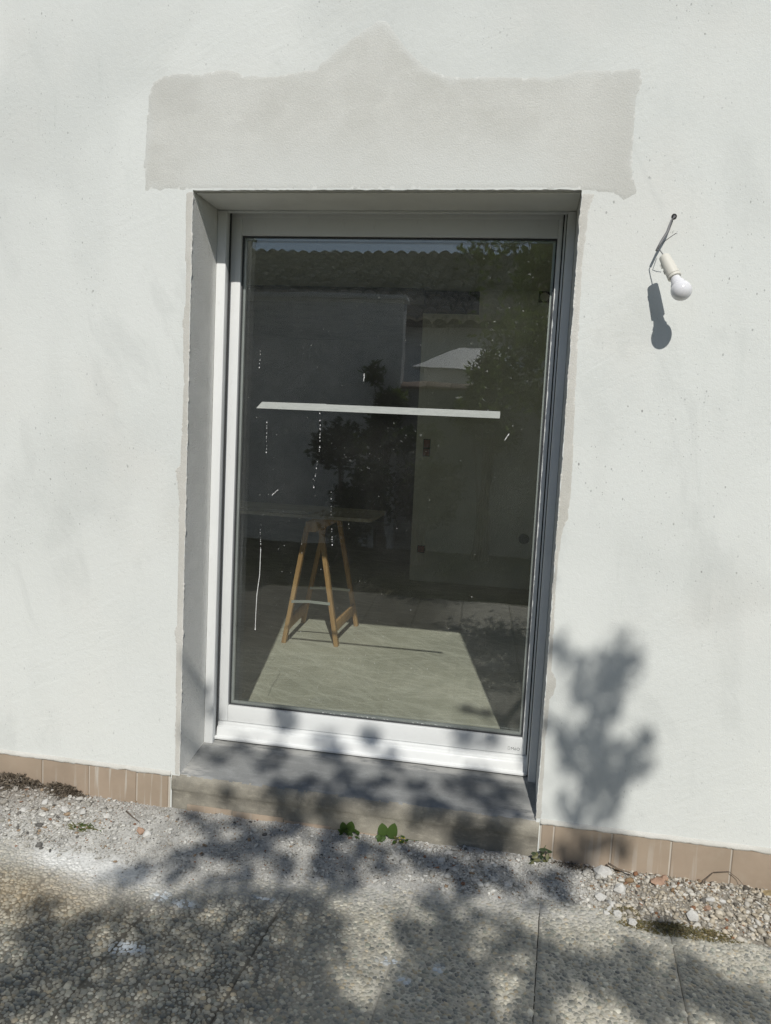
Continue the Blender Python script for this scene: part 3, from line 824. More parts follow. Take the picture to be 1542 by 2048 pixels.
# ---- mortar repairs: thin skins over the render, feathered edges
def skin(name, outline, mat, y=-0.0010, cell=0.008, amp=0.004, rough=0.010, chan=None, parent=house):
    P = np.array(outline, float); L = []
    for i in range(len(P)):
        a, b = P[i], P[(i + 1) % len(P)]
        m_ = max(1, int(np.linalg.norm(b - a) / 0.004))
        for k in range(m_): L.append(a + (b - a) * k / m_)
    L = np.array(L)
    L[:, 0] += rough * (vnoise(L[:, 0], L[:, 1], 38, 2) - .5) + amp * (vnoise(L[:, 0], L[:, 1], 130, 3) - .5)
    L[:, 1] += rough * (vnoise(L[:, 0], L[:, 1], 38, 6) - .5) + amp * (vnoise(L[:, 0], L[:, 1], 130, 7) - .5)
    x0, z0 = L.min(0) - cell; x1, z1 = L.max(0) + cell
    nx = int((x1 - x0) / cell) + 1; nz = int((z1 - z0) / cell) + 1
    xs = x0 + np.arange(nx + 1) * cell; zs = z0 + np.arange(nz + 1) * cell
    GXm, GZm = np.meshgrid(xs, zs); pts = np.stack([GXm.ravel(), GZm.ravel()], -1)
    def inside(p):
        r = np.zeros(len(p), bool)
        a = L; b = np.roll(L, -1, 0)
        for i in range(len(L)):
            c = (a[i, 1] > p[:, 1]) != (b[i, 1] > p[:, 1])
            if c.any():
                xi = a[i, 0] + (p[:, 1] - a[i, 1]) / (b[i, 1] - a[i, 1] + 1e-12) * (b[i, 0] - a[i, 0])
                r ^= c & (p[:, 0] < xi)
        return r
    cx, cz = np.meshgrid(xs[:-1] + cell / 2, zs[:-1] + cell / 2)
    ins = inside(np.stack([cx.ravel(), cz.ravel()], -1)).reshape(cx.shape)
    idx = np.arange(pts.shape[0]).reshape(GXm.shape)
    cnt = np.zeros(GXm.shape, int)
    cnt[:-1, :-1] += ins; cnt[:-1, 1:] += ins; cnt[1:, :-1] += ins; cnt[1:, 1:] += ins
    border = ((cnt > 0) & (cnt < 4)).ravel()
    used = (cnt > 0).ravel()
    dist = np.full(len(pts), 9.0)
    for s in range(0, len(pts), 2000):
        dd = np.linalg.norm(pts[s:s + 2000, None] - L[None], axis=2)
        j = dd.argmin(1); dist[s:s + 2000] = dd[np.arange(len(j)), j]
        bsel = border[s:s + 2000]
        pts[s:s + 2000][bsel] = L[j[bsel]]
    dist[border] = 0
    a, b, c, d = idx[:-1, :-1][ins], idx[:-1, 1:][ins], idx[1:, 1:][ins], idx[1:, :-1][ins]
    tr = np.concatenate([np.stack([a, b, c], -1), np.stack([a, c, d], -1)])
    remap = -np.ones(len(pts), int); remap[used] = np.arange(used.sum())
    tr = remap[tr]; p2 = pts[used]; d2 = dist[used]
    yy = np.where(d2 < 0.001, 0.0004, y)
    v = np.stack([p2[:, 0], yy, p2[:, 1]], -1)
    cc = chan(p2[:, 0], p2[:, 1], d2) if chan else np.zeros((len(v), 3))
    return link(name, npmesh(name, v, tr, cc), mat, parent, smooth=True)

patch_outline = [(-0.182, 2.147), (-0.188, 2.237), (-0.181, 2.365), (-0.177, 2.459), (-0.161, 2.517), (-0.114, 2.541), (-0.058, 2.545), (0.007, 2.542), (0.071, 2.553), (0.135, 2.553), (0.181, 2.534), (0.29, 2.528), (0.378, 2.542), (0.431, 2.544), (0.448, 2.563), (0.515, 2.619), (0.582, 2.66), (0.640, 2.697), (0.672, 2.697), (0.701, 2.661), (0.741, 2.608), (0.808, 2.551), (0.86, 2.521), (0.944, 2.506), (1.042, 2.513), (1.156, 2.503), (1.259, 2.508), (1.313, 2.525), (1.392, 2.52), (1.503, 2.522), (1.509, 2.479), (1.495, 2.426), (1.499, 2.334), (1.5, 2.226), (1.516, 2.161), (1.527, 2.141), (1.482, 2.117), (1.452, 2.136), (1.35, 2.147), (1.34, 2.153), (0.005, 2.153)]
def patch_chan(x, z, d):
    n1 = vnoise(x, z, 5, 1); n2 = vnoise(x, z, 40, 2)
    wd_ = 0.004 + 0.040 * sstep(0.35, 0.7, vnoise(x, z, 9, 4))
    feather = (1 - sstep(0.0, 1.0, (d + 0.008 * (n2 - 0.5)) / wd_)) * 0.6
    feather = feather + sstep(0.06, 0.0, np.hypot(x - 0.66, z - 2.72)) * 0.5
    wash = sstep(2.40, 2.17, z) * sstep(-0.15, 0.12, x) * (1 - sstep(1.15, 1.34, x)) * (0.45 + 0.75 * n1)
    r = np.clip(np.maximum(feather, wash), 0, 1)
    g = np.clip(0.55 * sstep(1.30, 1.47, x) + 0.5 * sstep(0.06, -0.02, x) * sstep(2.35, 2.45, z) + 0.35 * (n1 - 0.45), 0, 1)
    return np.stack([r, g, r * 0], -1)
skin("mortar_patch", patch_outline, M['patch'], chan=patch_chan)
left_strip = [(0.001, 2.146), (-0.026, 2.143), (-0.025, 1.943), (-0.017, 1.768), (-0.029, 1.697), (-0.020, 1.482), (-0.026, 1.172), (-0.043, 1.156), (-0.027, 1.043), (-0.026, 0.569), (-0.034, 0.549), (-0.026, 0.473), (-0.021, 0.001), (-0.018, -0.018), (0.001, -0.018)]
skin("mortar_strip", left_strip, M['strip'], y=-0.0009, cell=0.005, rough=0.006)
right_strip = [(1.346, 2.140), (1.390, 2.137), (1.374, 2.086), (1.366, 1.926), (1.372, 1.634), (1.378, 1.386), (1.385, 1.201), (1.381, 1.064), (1.366, 1.029), (1.358, 0.89), (1.360, 0.70), (1.364, 0.535), (1.379, 0.51), (1.383, 0.486), (1.377, 0.449), (1.365, 0.43), (1.361, 0.248), (1.366, -0.009), (1.346, -0.009)]
skin("mortar_strip", right_strip, M['strip'], y=-0.0009, cell=0.005, rough=0.006)

# ---- tiled plinth
tile_mesh = {}
def plinth_tile(x0, x1):
    w = round(x1 - x0, 3)
    if w not in tile_mesh:
        t = MB(); t.box(-w / 2 + .0028, w / 2 - .0028, -0.0065, 0.0, -0.105, 0.105)
        me = pymesh("plinth_tile", t.v, t.f); bm = bmesh.new(); bm.from_mesh(me)
        bmesh.ops.recalc_face_normals(bm, faces=bm.faces)
        bmesh.ops.bevel(bm, geom=bm.edges[:], offset=0.0018, segments=2, affect='EDGES'); bm.to_mesh(me); bm.free()
        me.materials.append(M['tile']); tile_mesh[w] = me
    link("plinth_tile", tile_mesh[w], None, house, loc=((x0 + x1) / 2, -0.0008 - 0.0012 * random.random(), -0.126))
for k in range(8): plinth_tile(-0.172 - 0.2 * (k + 1), -0.172 - 0.2 * k)
plinth_tile(-0.172, -0.040)
plinth_tile(1.366, 1.411)
for k in range(8): plinth_tile(1.411 + 0.1985 * k, 1.411 + 0.1985 * (k + 1))
for xa, xb in ((-1.9, -0.036), (1.364, 3.1)):
    g = MB(); g.box(xa, xb, -0.0035, 0.001, -0.235, -0.018); g.build("grout", M['grout'], house)
# rough lip of render hanging over the tile tops
def lip(xa, xb):
    n_ = int((xb - xa) / 0.008); v = []; f_ = []
    for i in range(n_ + 1):
        x = xa + (xb - xa) * i / n_
        dz = 0.006 * (mnoise.noise(Vector((x * 21, 1, 2)))) + 0.003 * (random.random() - .5)
        yf = -0.0085 + 0.0022 * mnoise.noise(Vector((x * 25, 5, 2)))
        v += [(x, 0.0012, -0.004), (x, yf * 0.55, -0.009), (x, yf, -0.0165 + dz * .5), (x, yf * 0.9, -0.0225 + dz), (x, 0.0012, -0.0235 + dz)]
        if i:
            b = (i - 1) * 5
            f_ += [(b + k, b + k + 1, b + 5 + k + 1, b + 5 + k) for k in range(4)]
    f_ += [(0, 1, 2, 3, 4), tuple(len(v) - 5 + k for k in (4, 3, 2, 1, 0))]
    t = MB(); t.add(v, f_); t.build("render_lip", M['strip'], house, smooth=True)
lip(-2.2, -0.034); lip(1.362, 3.4)

# ---- concrete door step / sill
def sill():
    prof = [(0.42, -0.28), (0.0035, -0.28), (0.0035, -0.215), (0.001, -0.152), (0.0005, -0.125), (-0.001, -0.083), (-0.0035, -0.078), (-0.0065, -0.070), (-0.0075, -0.045), (-0.006, -0.030), (-0.001, -0.0205), (0.006, -0.0165), (0.05, -0.008), (0.13, 0.006), (0.20, 0.016), (0.26, 0.026), (0.36, 0.032), (0.42, 0.034)]
    xs = np.linspace(-0.0295, W + 0.0115, 190); v = []; f = []; n_ = len(prof)
    for x in xs:
        for k, (y, z) in enumerate(prof):
            am = 0.0 if k in (0, 1, 17) else 0.0028
            dn = mnoise.noise(Vector((x * 22, y * 40, z * 40))) + 0.6 * mnoise.noise(Vector((x * 70, y * 90, z * 90)))
            edge = 1.6 if 8 <= k <= 11 else 0.7
            v.append((x, y + am * dn * edge * (1 if k < 12 else 0), z + am * dn * edge * (0.7 if 8 <= k <= 11 else 0.4) * (1 if k >= 8 else 0)))
    for i in range(len(xs) - 1):
        for k in range(n_):
            k2 = (k + 1) % n_
            f.append((i * n_ + k, i * n_ + k2, (i + 1) * n_ + k2, (i + 1) * n_ + k))
    f += [tuple(range(n_))[::-1], tuple((len(xs) - 1) * n_ + k for k in range(n_))]
    me = pymesh("door_step", v, f); bm = bmesh.new(); bm.from_mesh(me); bmesh.ops.recalc_face_normals(bm, faces=bm.faces)
    me.materials.append(M['sill_top']); me.materials.append(M['sill_front'])
    for q in bm.faces:
        c = q.calc_center_median()
        q.material_index = 0 if (c.y > 0.0 and c.z > -0.018) else 1
    bm.to_mesh(me); bm.free()
    return link("door_step", me, None, house, smooth=True)
# the step keeps inside the opening: the wall stands on either side of it
step = sill()
for xa, xb, za in ((0.035, 0.215, -0.128), (0.219, 0.418, -0.131), (0.422, 0.60, -0.139), (0.70, 0.84, -0.147)):
    t = MB(); t.box(xa, xb, -0.0045, 0.0, -0.235, za); t.build("tile_remnant", M['tile'], step, bevel=0.0015)

# ---- glazed door
door = empty("glazed_door", (W / 2, 0.3, 0.03)); adopt(door, house)
WORLD_LOC[door.name] = Vector(door.location)
tag(door, "white aluminium glazed door in a deep reveal, taped across the glass")
A = M['alu']
def bx(name, mat, *a, bevel=0.0012, parent=door, seg=2):
    t = MB(); t.box(*a); return t.build(name, mat, parent, bevel=bevel, seg=seg)
bx("soffit_panel", M['soffit'], 0.004, W - 0.002, 0.022, 0.2285, 2.1445, 2.1492)
def guide(x0, x1, s):
    t = MB()
    t.box(x0, x1, 0.229, 0.262, 0.0215, 2.1435)
    o = t.build("guide_rail", A, door, bevel=0.003, seg=3)
    g = MB(); xi = x1 if s > 0 else x0
    g.box(min(xi + s * .0004, xi + s * .0030), max(xi + s * .0004, xi + s * .0030), 0.2615, 0.276, 0.0235, 2.143)
    g.build("brush_seal", M['black'], o)
guide(0.0008, 0.0385, 1)
guide(1.3165, W - 0.0008, -1)
bx("shutter_slat", A, 0.039, 1.316, 0.231, 0.245, 2.136, 2.1440)
bx("shutter_slot", M['black'], 0.0392, 1.3158, 0.246, 0.40, 2.158, 2.20, bevel=0)
bx("frame_head", A, 0.0015, W - 0.0015, 0.302, 0.40, 2.1545, 2.157, bevel=0)
bx("frame_jamb", A, 0.001, 0.027, 0.263, 0.40, 0.034, 2.155)
bx("frame_jamb", A, 1.3085, W - 0.001, 0.263, 0.40, 0.034, 2.155)
bx("frame_jamb_groove", M['gasket'], 1.3045, 1.3083, 0.300, 0.39, 0.10, 2.15, bevel=0)
t = MB(); t.prism_x([(.40, .033), (.252, .033), (.2515, .041), (.256, .0445), (.263, .046), (.2665, .075), (.270, .080), (.281, .0835), (.282, .0945), (.289, .0965), (.40, .0965)], 0.0275, 1.308)
t.build("threshold", A, door, bevel=0.0008)
# sash
GX0, GX1, GZ0, GZ1 = 0.0755, 1.2875, 0.1660, 2.0665
S0, S1, SZ0, SZ1 = 0.0295, 1.3035, 0.0985, 2.1525
def rail(name, *a): return bx(name, A, *a, bevel=0.0022, seg=3)
rail("sash_stile", S0, GX0, 0.294, 0.352, SZ0, SZ1)
rail("sash_stile", GX1, S1, 0.294, 0.352, SZ0, SZ1)
rail("sash_rail", GX0 + .0002, GX1 - .0002, 0.2943, 0.352, SZ0 + .0003, GZ0)
rail("sash_rail", GX0 + .0002, GX1 - .0002, 0.2943, 0.352, GZ1, SZ1 - .0003)
bx("cover_strip", A, S0 + .001, S1 - .001, 0.2915, 0.2938, 2.131, 2.1515, bevel=.0007)
def frame4(name, mat, x0, x1, z0, z1, w, y0, y1):
    t = MB()
    t.box(x0, x0 + w, y0, y1, z0, z1); t.box(x1 - w, x1, y0, y1, z0, z1)
    t.box(x0 + w, x1 - w, y0, y1, z0, z0 + w); t.box(x0 + w, x1 - w, y0, y1, z1 - w, z1)
    return t.build(name, mat, door)
frame4("gasket", M['gasket'], GX0 + .0002, GX1 - .0002, GZ0 + .0002, GZ1 - .0002, 0.005, 0.3075, 0.3145)
frame4("spacer_bar", M['steel'], GX0 + .0008, GX1 - .0008, GZ0 + .0008, GZ1 - .0008, 0.0125, 0.3195, 0.3335)
bx("glass_pane", M['glass'], GX0 + .001, GX1 - .001, 0.3148, 0.3388, GZ0 + .001, GZ1 - .001, bevel=0)
bx("inner_bead", M['gasket'], GX0 + .0005, GX0 + .006, 0.3392, 0.347, GZ0 + .001, GZ1 - .001, bevel=0)

# added glazed door, out of view, put in to brighten the room
d2 = empty("glazed_door", (-2.17, 0.3, 0.03)); adopt(d2, house); WORLD_LOC[d2.name] = Vector(d2.location)
for a in ((-2.898, -2.82, .294, .352, .021, 2.148), (-1.53, -1.4525, .294, .352, .021, 2.148)): bx("sash_stile", A, *a, parent=d2)
for a in ((-2.8195, -1.5305, .2945, .352, .021, .16), (-2.8195, -1.5305, .2945, .352, 2.06, 2.148)): bx("sash_rail", A, *a, parent=d2)
bx("glass_pane", M['glass'], -2.819, -1.531, .3148, .3388, .161, 2.059, bevel=0, parent=d2)

# dried splashes and runs on the glass
sp_m = MB()
def bead(x, z, r, el=1.0, y=0.3146):
    nn = 7; b = len(sp_m.v)
    for k in range(nn):
        th = 2 * math.pi * k / nn
        sp_m.v.append((x + r * math.cos(th) * random.uniform(.8, 1.15), y, z + r * el * math.sin(th) * random.uniform(.8, 1.15)))
    sp_m.v.append((x, y - min(r * 0.5, .0012), z))
    for k in range(nn): sp_m.f.append((b + k, b + (k + 1) % nn, b + nn))
runs = [[(0.413, 1.403), (0.418, 1.325), (0.419, 1.256)], [(0.419, 1.256), (0.41, 1.186), (0.401, 1.095)], [(0.474, 1.08), (0.477, 0.99), (0.487, 0.869)], [(0.197, 1.344), (0.199, 1.224)], [(0.184, 0.909), (0.189, 0.827)], [(0.16, 1.625), (0.158, 1.56)]]
for rn in runs:
    for i in range(len(rn) - 1):
        (xa, za), (xb, zb) = rn[i], rn[i + 1]; t_ = 0
        while t_ < 1:
            if random.random() < 0.75: bead(xa + (xb - xa) * t_ + random.gauss(0, .0006), za + (zb - za) * t_, random.uniform(.0007, .0019), random.uniform(1, 2.2))
            t_ += random.uniform(.006, .014) / max(abs(zb - za), .01)
    bead(rn[-1][0], rn[-1][1], .0024, 1.3)
solid = [(0.189, 0.827), (0.188, 0.723), (0.179, 0.640), (0.177, 0.56), (0.1768, 0.496)]
for i in range(len(solid) - 1):
    (xa, za), (xb, zb) = solid[i], solid[i + 1]; nn = int(abs(zb - za) / .0025)
    for k in range(nn):
        t_ = k / nn; bead(xa + (xb - xa) * t_, za + (zb - za) * t_, random.uniform(.0012, .0017), 1.6)
bead(0.1768, 0.494, .003, 1.2)
for xa, za, xb, zb in ((0.585, 1.55, 0.585, 1.523), (1.158, 1.346, 1.144, 1.322), (0.252, 1.076, 0.23, 1.054)):
    for k in range(12):
        t_ = k / 11; bead(xa + (xb - xa) * t_ + random.gauss(0, .0008), za + (zb - za) * t_, random.uniform(.0009, .0018), 1.5)
for k in range(170):
    x = random.betavariate(1.1, 1.6) * 1.17 + 0.095; z = random.uniform(0.2, 2.0)
    bead(x, z, random.uniform(.0005, .0012), random.uniform(.8, 2))
for k in range(60):
    bead(random.uniform(.45, 1.1), GZ0 + .006 + random.uniform(0, .012) ** 1.3, random.uniform(.001, .003), .6)
o = sp_m.build("splashes", M['splash'], door, fix=False); tag(o, kind="stuff")

# maker's mark on the bottom rail
def lettering(name, txt, size, x, y, z, mat, parent):
    cu = bpy.data.curves.new(name, 'FONT'); cu.body = txt; cu.size = size; cu.extrude = 0.0001; cu.space_character = 1.08
    tmp = bpy.data.objects.new(name + "_tmp", cu); col.objects.link(tmp)
    dg = bpy.context.evaluated_depsgraph_get(); dg.update()
    me = bpy.data.meshes.new_from_object(tmp.evaluated_get(dg))
    bpy.data.objects.remove(tmp); bpy.data.curves.remove(cu)
    me.transform(Matrix.Translation((x, y, z)) @ Matrix.Rotation(math.pi / 2, 4, 'X'))
    me.materials.clear(); me.materials.append(mat); me.name = name
    return link(name, me, mat, parent)
lettering("maker_mark", "M\u00e9O", 0.0165, 1.2445, 0.2939, 0.1155, M['ink'], door)
t = MB()
for a in ((1.2335, 1.2345, .1155, .1275), (1.2405, 1.2415, .1155, .1250), (1.2345, 1.2405, .1155, .1165), (1.2345, 1.2415, .1265, .1275)):
    t.box(a[0], a[1], 0.2937, 0.2940, a[2], a[3])
t.build("maker_emblem", M['ink'], door)

# ---- room behind the glass
ZC, YP = 2.542, 4.055
def hb(name, mat, *a): return bx(name, mat, *a, bevel=0, parent=house)
hb("room_floor", M['screed'], -3.2, 3.2, 0.4205, 8.2, -0.25, 0.030)
hb("room_ceiling", M['ceiling'], -3.4, 3.4, 0.4205, YP + 0.10, ZC, ZC + 0.2)
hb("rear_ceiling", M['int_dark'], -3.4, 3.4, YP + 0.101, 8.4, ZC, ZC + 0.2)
hb("side_wall", M['int_wall'], -3.4, -3.2005, 0.421, 8.4, -0.25, ZC - .0005)
hb("side_wall", M['int_wall'], 3.2005, 3.4, 0.421, 8.4, -0.25, ZC - .0005)
hb("rear_wall", M['int_dark'], -3.2, 3.2, 8.2005, 8.4, -0.25, ZC - .0005)
t = MB()
pf = [(0.305, 0.0305), (0.305, 2.335), (0.776, 2.335), (0.776, ZC - .001), (3.2, ZC - .001), (3.2, 0.0305)]
t.v = [(x, YP, z) for x, z in pf] + [(x, YP + .1, z) for x, z in pf]
nn = len(pf); t.f = [tuple(range(nn)), tuple(range(nn, 2 * nn))[::-1]] + [(i, (i + 1) % nn, nn + (i + 1) % nn, nn + i) for i in range(nn)]
t.build("partition_wall", M['int_wall'], house)
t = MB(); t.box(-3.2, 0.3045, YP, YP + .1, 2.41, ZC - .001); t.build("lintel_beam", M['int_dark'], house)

# fittings on the partition wall
def tbox(name, label, x0, x1, z0, z1, parts):
    o = empty(name, ((x0 + x1) / 2, YP, z0)); tag(o, label, "electrical box")
    t = MB(); t.box(x0, x1, YP - .004, YP + .0, z0, z1); t.build("surround", M['darkhole'] if parts else M['redbox'], o)
    for a in parts:
        t = MB(); t.box(a[0], a[1], YP - .009, YP - .0042, a[2], a[3]); t.build("box_cup", M['redbox'], o, bevel=.002)
    return o
tbox("electrical_box", "upright double brick-red electrical box on the inner partition wall", .367, .428, 1.124, 1.272, [(.373, .423, 1.20, 1.266), (.371, .422, 1.130, 1.188)])
tbox("electrical_box", "single red electrical box low on the inner partition wall", .364, .429, .280, .345, [(.370, .423, .286, .339)])
t = MB(); t.lathe((1.277, YP - .0005, .465), (0, -1, 0), [(0, .045), (.003, .045), (.004, .040), (.004, 0)], 24)
tag(t.build("wall_hole_cover", make_plain("grey_green_plastic", (.16, .18, .14), .7), smooth=False), "round grey-green cover plate low on the partition wall", "cover plate")
r_ = empty("ceiling_rose", (1.315, YP - .02, 2.45)); tag(r_, "small square wall box with round cap high at the right of the partition", "electrical box")
t = MB(); t.box(1.262, 1.352, YP - .006, YP - .001, 2.445, 2.535); t.build("back_plate", M['darkhole'], r_)
t = MB(); t.lathe((1.309, YP - .0062, 2.490), (0, -1, 0), [(0, .036), (.008, .036), (.010, .03), (.010, 0)], 20); t.build("round_cap", M['int_wall'], r_)

# ---- masking tape across the glass
tape = empty("masking_tape", (.63, .3138, 1.40)); tag(tape, "long strip of pale masking tape stuck straight across the glass", "tape")
def strip(x0, x1, za, zb, y, cut=0.0):
    h_ = 0.0132
    t = MB(); pts = [(x0, za - h_), (x1, zb - h_ - .0006), (x1 + .0005, zb + h_ - .001), (x1 - .001, zb + h_), (x0 + cut, za + h_)] if cut else [(x0, za - h_), (x1, zb - h_), (x1 + .0008, zb + .3 * h_), (x1, zb + h_), (x0, za + h_)]
    n_ = len(pts); t.v = [(a, y, b) for a, b in pts] + [(a, y - .0003, b) for a, b in pts]
    t.f = [tuple(range(n_)), tuple(range(n_, 2 * n_))[::-1]] + [(i, (i + 1) % n_, n_ + (i + 1) % n_, n_ + i) for i in range(n_)]
    t.build("tape_strip", M['tape'], tape)
strip(.1505, .4390, 1.4120, 1.4147, .3143, .024)
strip(.2440, 1.1190, 1.4125, 1.4160, .3137)

# ---- trestle table inside
FZ = 0.0045
def trestle(dx, label):
    dx = dx + .026; OF = Vector((dx, -.105, .0258))
    o = empty("trestle", (dx, 2.03, .0305)); tag(o, label, "trestle", None)
    P_ = M['pine']
    def bar(name, p, q, w, h, upv, mat=P_):
        t = MB(); t.bar(Vector(p) + OF, Vector(q) + OF, w, h, upv); return t.build(name, mat, o, bevel=.002)
    bar("top_beam", (-.008, 1.825, .722), (-.008, 2.455, .722), .062, .058, (0, 0, 1))
    ft = [((-.154, 1.862, FZ), (-.045, 1.885, .715)), ((.165, 1.890, FZ), (.034, 1.905, .715)), ((-.179, 2.367, FZ), (-.045, 2.345, .715)), ((.177, 2.410, FZ), (.034, 2.375, .715))]
    for p, q in ft:
        d = Vector(q) - Vector(p)
        bar("leg", p, q, .040, .026, (1, 0, .2))
    def at(k, z):
        p, q = Vector(ft[k][0]), Vector(ft[k][1]); return p + (q - p) * ((z - p.z) / (q.z - p.z))
    for a, b, sgn in ((0, 2, 1), (1, 3, -1)):
        p, q = at(a, .115), at(b, .120); off = Vector((sgn * -.0, 0, 0))
        p.y += .022; q.y -= .022
        bar("side_rail", p + off, q + off, .018, .066, (0, 0, 1))
    for a, b, z in ((0, 1, .262), (2, 3, .248)):
        p, q = at(a, z), at(b, z); p.y -= .021; q.y -= .021; md = (p + q) / 2 + Vector((-.01, 0, .006)); md2 = md + Vector((.0, -.0030, 0)); q2 = q + Vector((0, -.0030, 0))
        for s_, e_ in ((p, md), (md2, q2)):
            t = MB(); t.bar(Vector(s_) + OF, Vector(e_) + OF, .0022, .017, (0, 0, 1)); t.build("folding_stay", M['steel'], o)
    return o
trestle(0.0, "pine folding trestle with metal stays standing in the sun patch indoors")
trestle(-1.25, "pine trestle holding the far left end of the work board indoors")
def board():
    x0, x1, y0, y1, r = -1.75, .345, 1.885, 2.44, .05
    pts = [(x0, y0), (x1 - r * .5, y0)] + [(x1 - r * .5 + r * .5 * math.sin(a), y0 + r - r * math.cos(a)) for a in np.linspace(.2, 1.57, 6)] + [(x1, y1 - r)] + [(x1 - r + r * math.cos(a), y1 - r + r * math.sin(a)) for a in np.linspace(.2, 1.57, 6)] + [(x0, y1)]
    n_ = len(pts); t = MB(); z0, z1 = .7775, .7975
    t.v = [(x, y, z0) for x, y in pts] + [(x, y, z1) for x, y in pts]
    t.f = [tuple(range(n_))[::-1], tuple(range(n_, 2 * n_))] + [(i, (i + 1) % n_, n_ + (i + 1) % n_, n_ + i) for i in range(n_)]
    return tag(t.build("work_board", M['board'], None), "thin grey wooden board with rounded end lying across the trestles", "board")
board()
t = MB(); t.box(-.62, -.06, 1.91, 2.01, .798, .809); t.box(-.60, -.08, 1.92, 2.00, .8092, .816)
tag(t.build("wood_offcut", M['board'], None, bevel=.002), "flat wooden offcut lying on the work board", "offcut")

# ---- bare bulb hanging from the wall
lamp = empty("hanging_bulb", (1.642, 0.0, 2.066)); tag(lamp, "bare white bulb in a cream lamp holder hanging from a grey cable", "light bulb")
hole = MB(); hole.lathe((1.642, -.0012, 2.066), (0, -1, 0), [(0, .0085), (.0010, .0085), (.0010, .006), (-.0005, 0)], 16); hole.build("cable_hole", M['darkhole'], lamp)
c0 = Vector((1.642, -.001, 2.066)); c1 = Vector((1.590, -.045, 1.948))
t = MB(); t.tube([c0 + Vector((0, .006, 0)), c0, c0 + Vector((-.008, -.010, -.016)), c0.lerp(c1, .45) + Vector((.004, -.003, 0)), c0.lerp(c1, .75), c1], [.0048, .0048, .0047, .0044, .0042, .0040], 10)
t.build("cable", M['cable'], lamp, smooth=True)
t = MB(); t.tube([(1.606, -.0415, 1.970), (1.604, -.078, 1.967), (1.620, -.095, 1.978), (1.636, -.108, 1.988)], .0011, 6); t.build("loose_wire", M['wire'], lamp, smooth=True)
H0 = Vector((1.6085, -.0830, 1.9230)); HD = (Vector((1.659, -.136, 1.812)) - H0).normalized()
t = MB(); t.tube([c1, c1 + Vector((-.001, -.012, .002)), c1 + Vector((.008, -.028, -.006)), H0 - HD * .008, H0 + HD * .01], .0016, 8); t.build("wire", M['cable'], lamp, smooth=True)
t = MB(); t.lathe(H0, HD, [(0.000, .004), (.000, .0135), (.003, .0165), (.030, .0188), (.074, .0205), (.0755, .0205), (.0755, .0185), (.077, .0185), (.077, .0208), (.0845, .0208), (.0855, .0198), (.0855, .013)], 28)
t.build("lamp_holder", M['lampholder'], lamp, smooth=True).data.set_sharp_from_angle(angle=.6)
side = HD.cross(Vector((0, 1, .3))).normalized()
for s_ in (0.022, 0.046):
    t = MB(); pp = H0 + HD * s_ - side * .0182
    t.bar(pp, pp + HD * .014, .006, .008, side); t.build("holder_clip", M['lampholder'], lamp, bevel=.001)
B0 = H0 + HD * .0855; bp = [(0, .0150), (.006, .0158), (.016, .0175), (.024, .0225)]
cR, cT = .0315, .0505
for k in range(18):
    a = math.radians(138) - k * math.radians(138) / 17; tt_ = cT - cR * math.cos(a) * -1 * -1 if False else cT + cR * math.cos(a); bp.append((tt_, cR * math.sin(a)))
t = MB(); t.lathe(B0, HD, bp, 32); t.build("bulb", M['opal'], lamp, smooth=True)

# ================================================================== WEEDS
def leaf_mesh(L, Wd, fold=0.18, tip=1.0, n=8, curl=0.15):
    v, f = [], []
    for i in range(n + 1):
        t = i / n; w = Wd * 0.5 * (math.sin(math.pi * (t ** 0.85)) ** 0.6) if 0 < i < n else 0.0008
        z = -curl * L * t * t
        v += [(-w, L * t, z + fold * w), (0, L * t, z), (w, L * t, z + fold * w)]
        if i:
            b = (i - 1) * 3
            f += [(b, b + 1, b + 4, b + 3), (b + 1, b + 2, b + 5, b + 4)]
    return v, f
def place_leaf(parent, base, direction, L, Wd, mat, facing=(0, -1, 0.4), name="leaf"):
    v, f = leaf_mesh(L, Wd, fold=random.uniform(.08, .25), curl=random.uniform(.02, .18))
    d = Vector(direction).normalized(); nz = Vector(facing); nz = (nz - d * nz.dot(d)).normalized(); x = d.cross(nz)
    Rm = Matrix((x, d, nz)).transposed()
    t = MB(); t.add([Rm @ Vector(p) + Vector(base) for p in v], f)
    return t.build(name, mat, parent, smooth=True, fix=False)
def weed(x, y, label, leaves, stems=(), z=None, cat="weed"):
    z = float(bedz(x, y)) if z is None else z
    o = empty("weed", (x, y, z)); tag(o, label, cat, None)
    for (dx, dy, dz), d, L, Wd, mk in leaves: place_leaf(o, (x + dx, y + dy, z + dz), d, L, Wd, M[mk])
    for pts in stems:
        t = MB(); t.tube([(x + a, y + b, z + c) for a, b, c in pts], .0011, 5); t.build("stem", M['weed'], o, smooth=True)
    return o
rnd = random.Random(3)
lv = [((-.012, 0, .012), (-.25, -.1, 1), .036, .028, 'weed'), ((.008, 0, .014), (.15, -.1, 1), .040, .034, 'weed')]
for k in range(15):
    a = rnd.uniform(-1.4, 1.4); lv.append(((rnd.uniform(-.02, .035), rnd.uniform(-.02, .004), rnd.uniform(.0, .016)), (math.sin(a), -.5, rnd.uniform(.0, .7)), rnd.uniform(.012, .026), rnd.uniform(.009, .018), 'weed'))
weed(.672, -.022, "small bushy weed at the foot of the door step, left of the two-leaved one", lv, [[(0, 0, -.01), (-.008, 0, .014)], [(0, 0, -.01), (.010, 0, .016)]])
lv = [((-.010, 0, .010), (-.22, -.05, 1), .048, .040, 'weed'), ((.014, -.004, .006), (.22, -.05, 1), .062, .040, 'weed')]
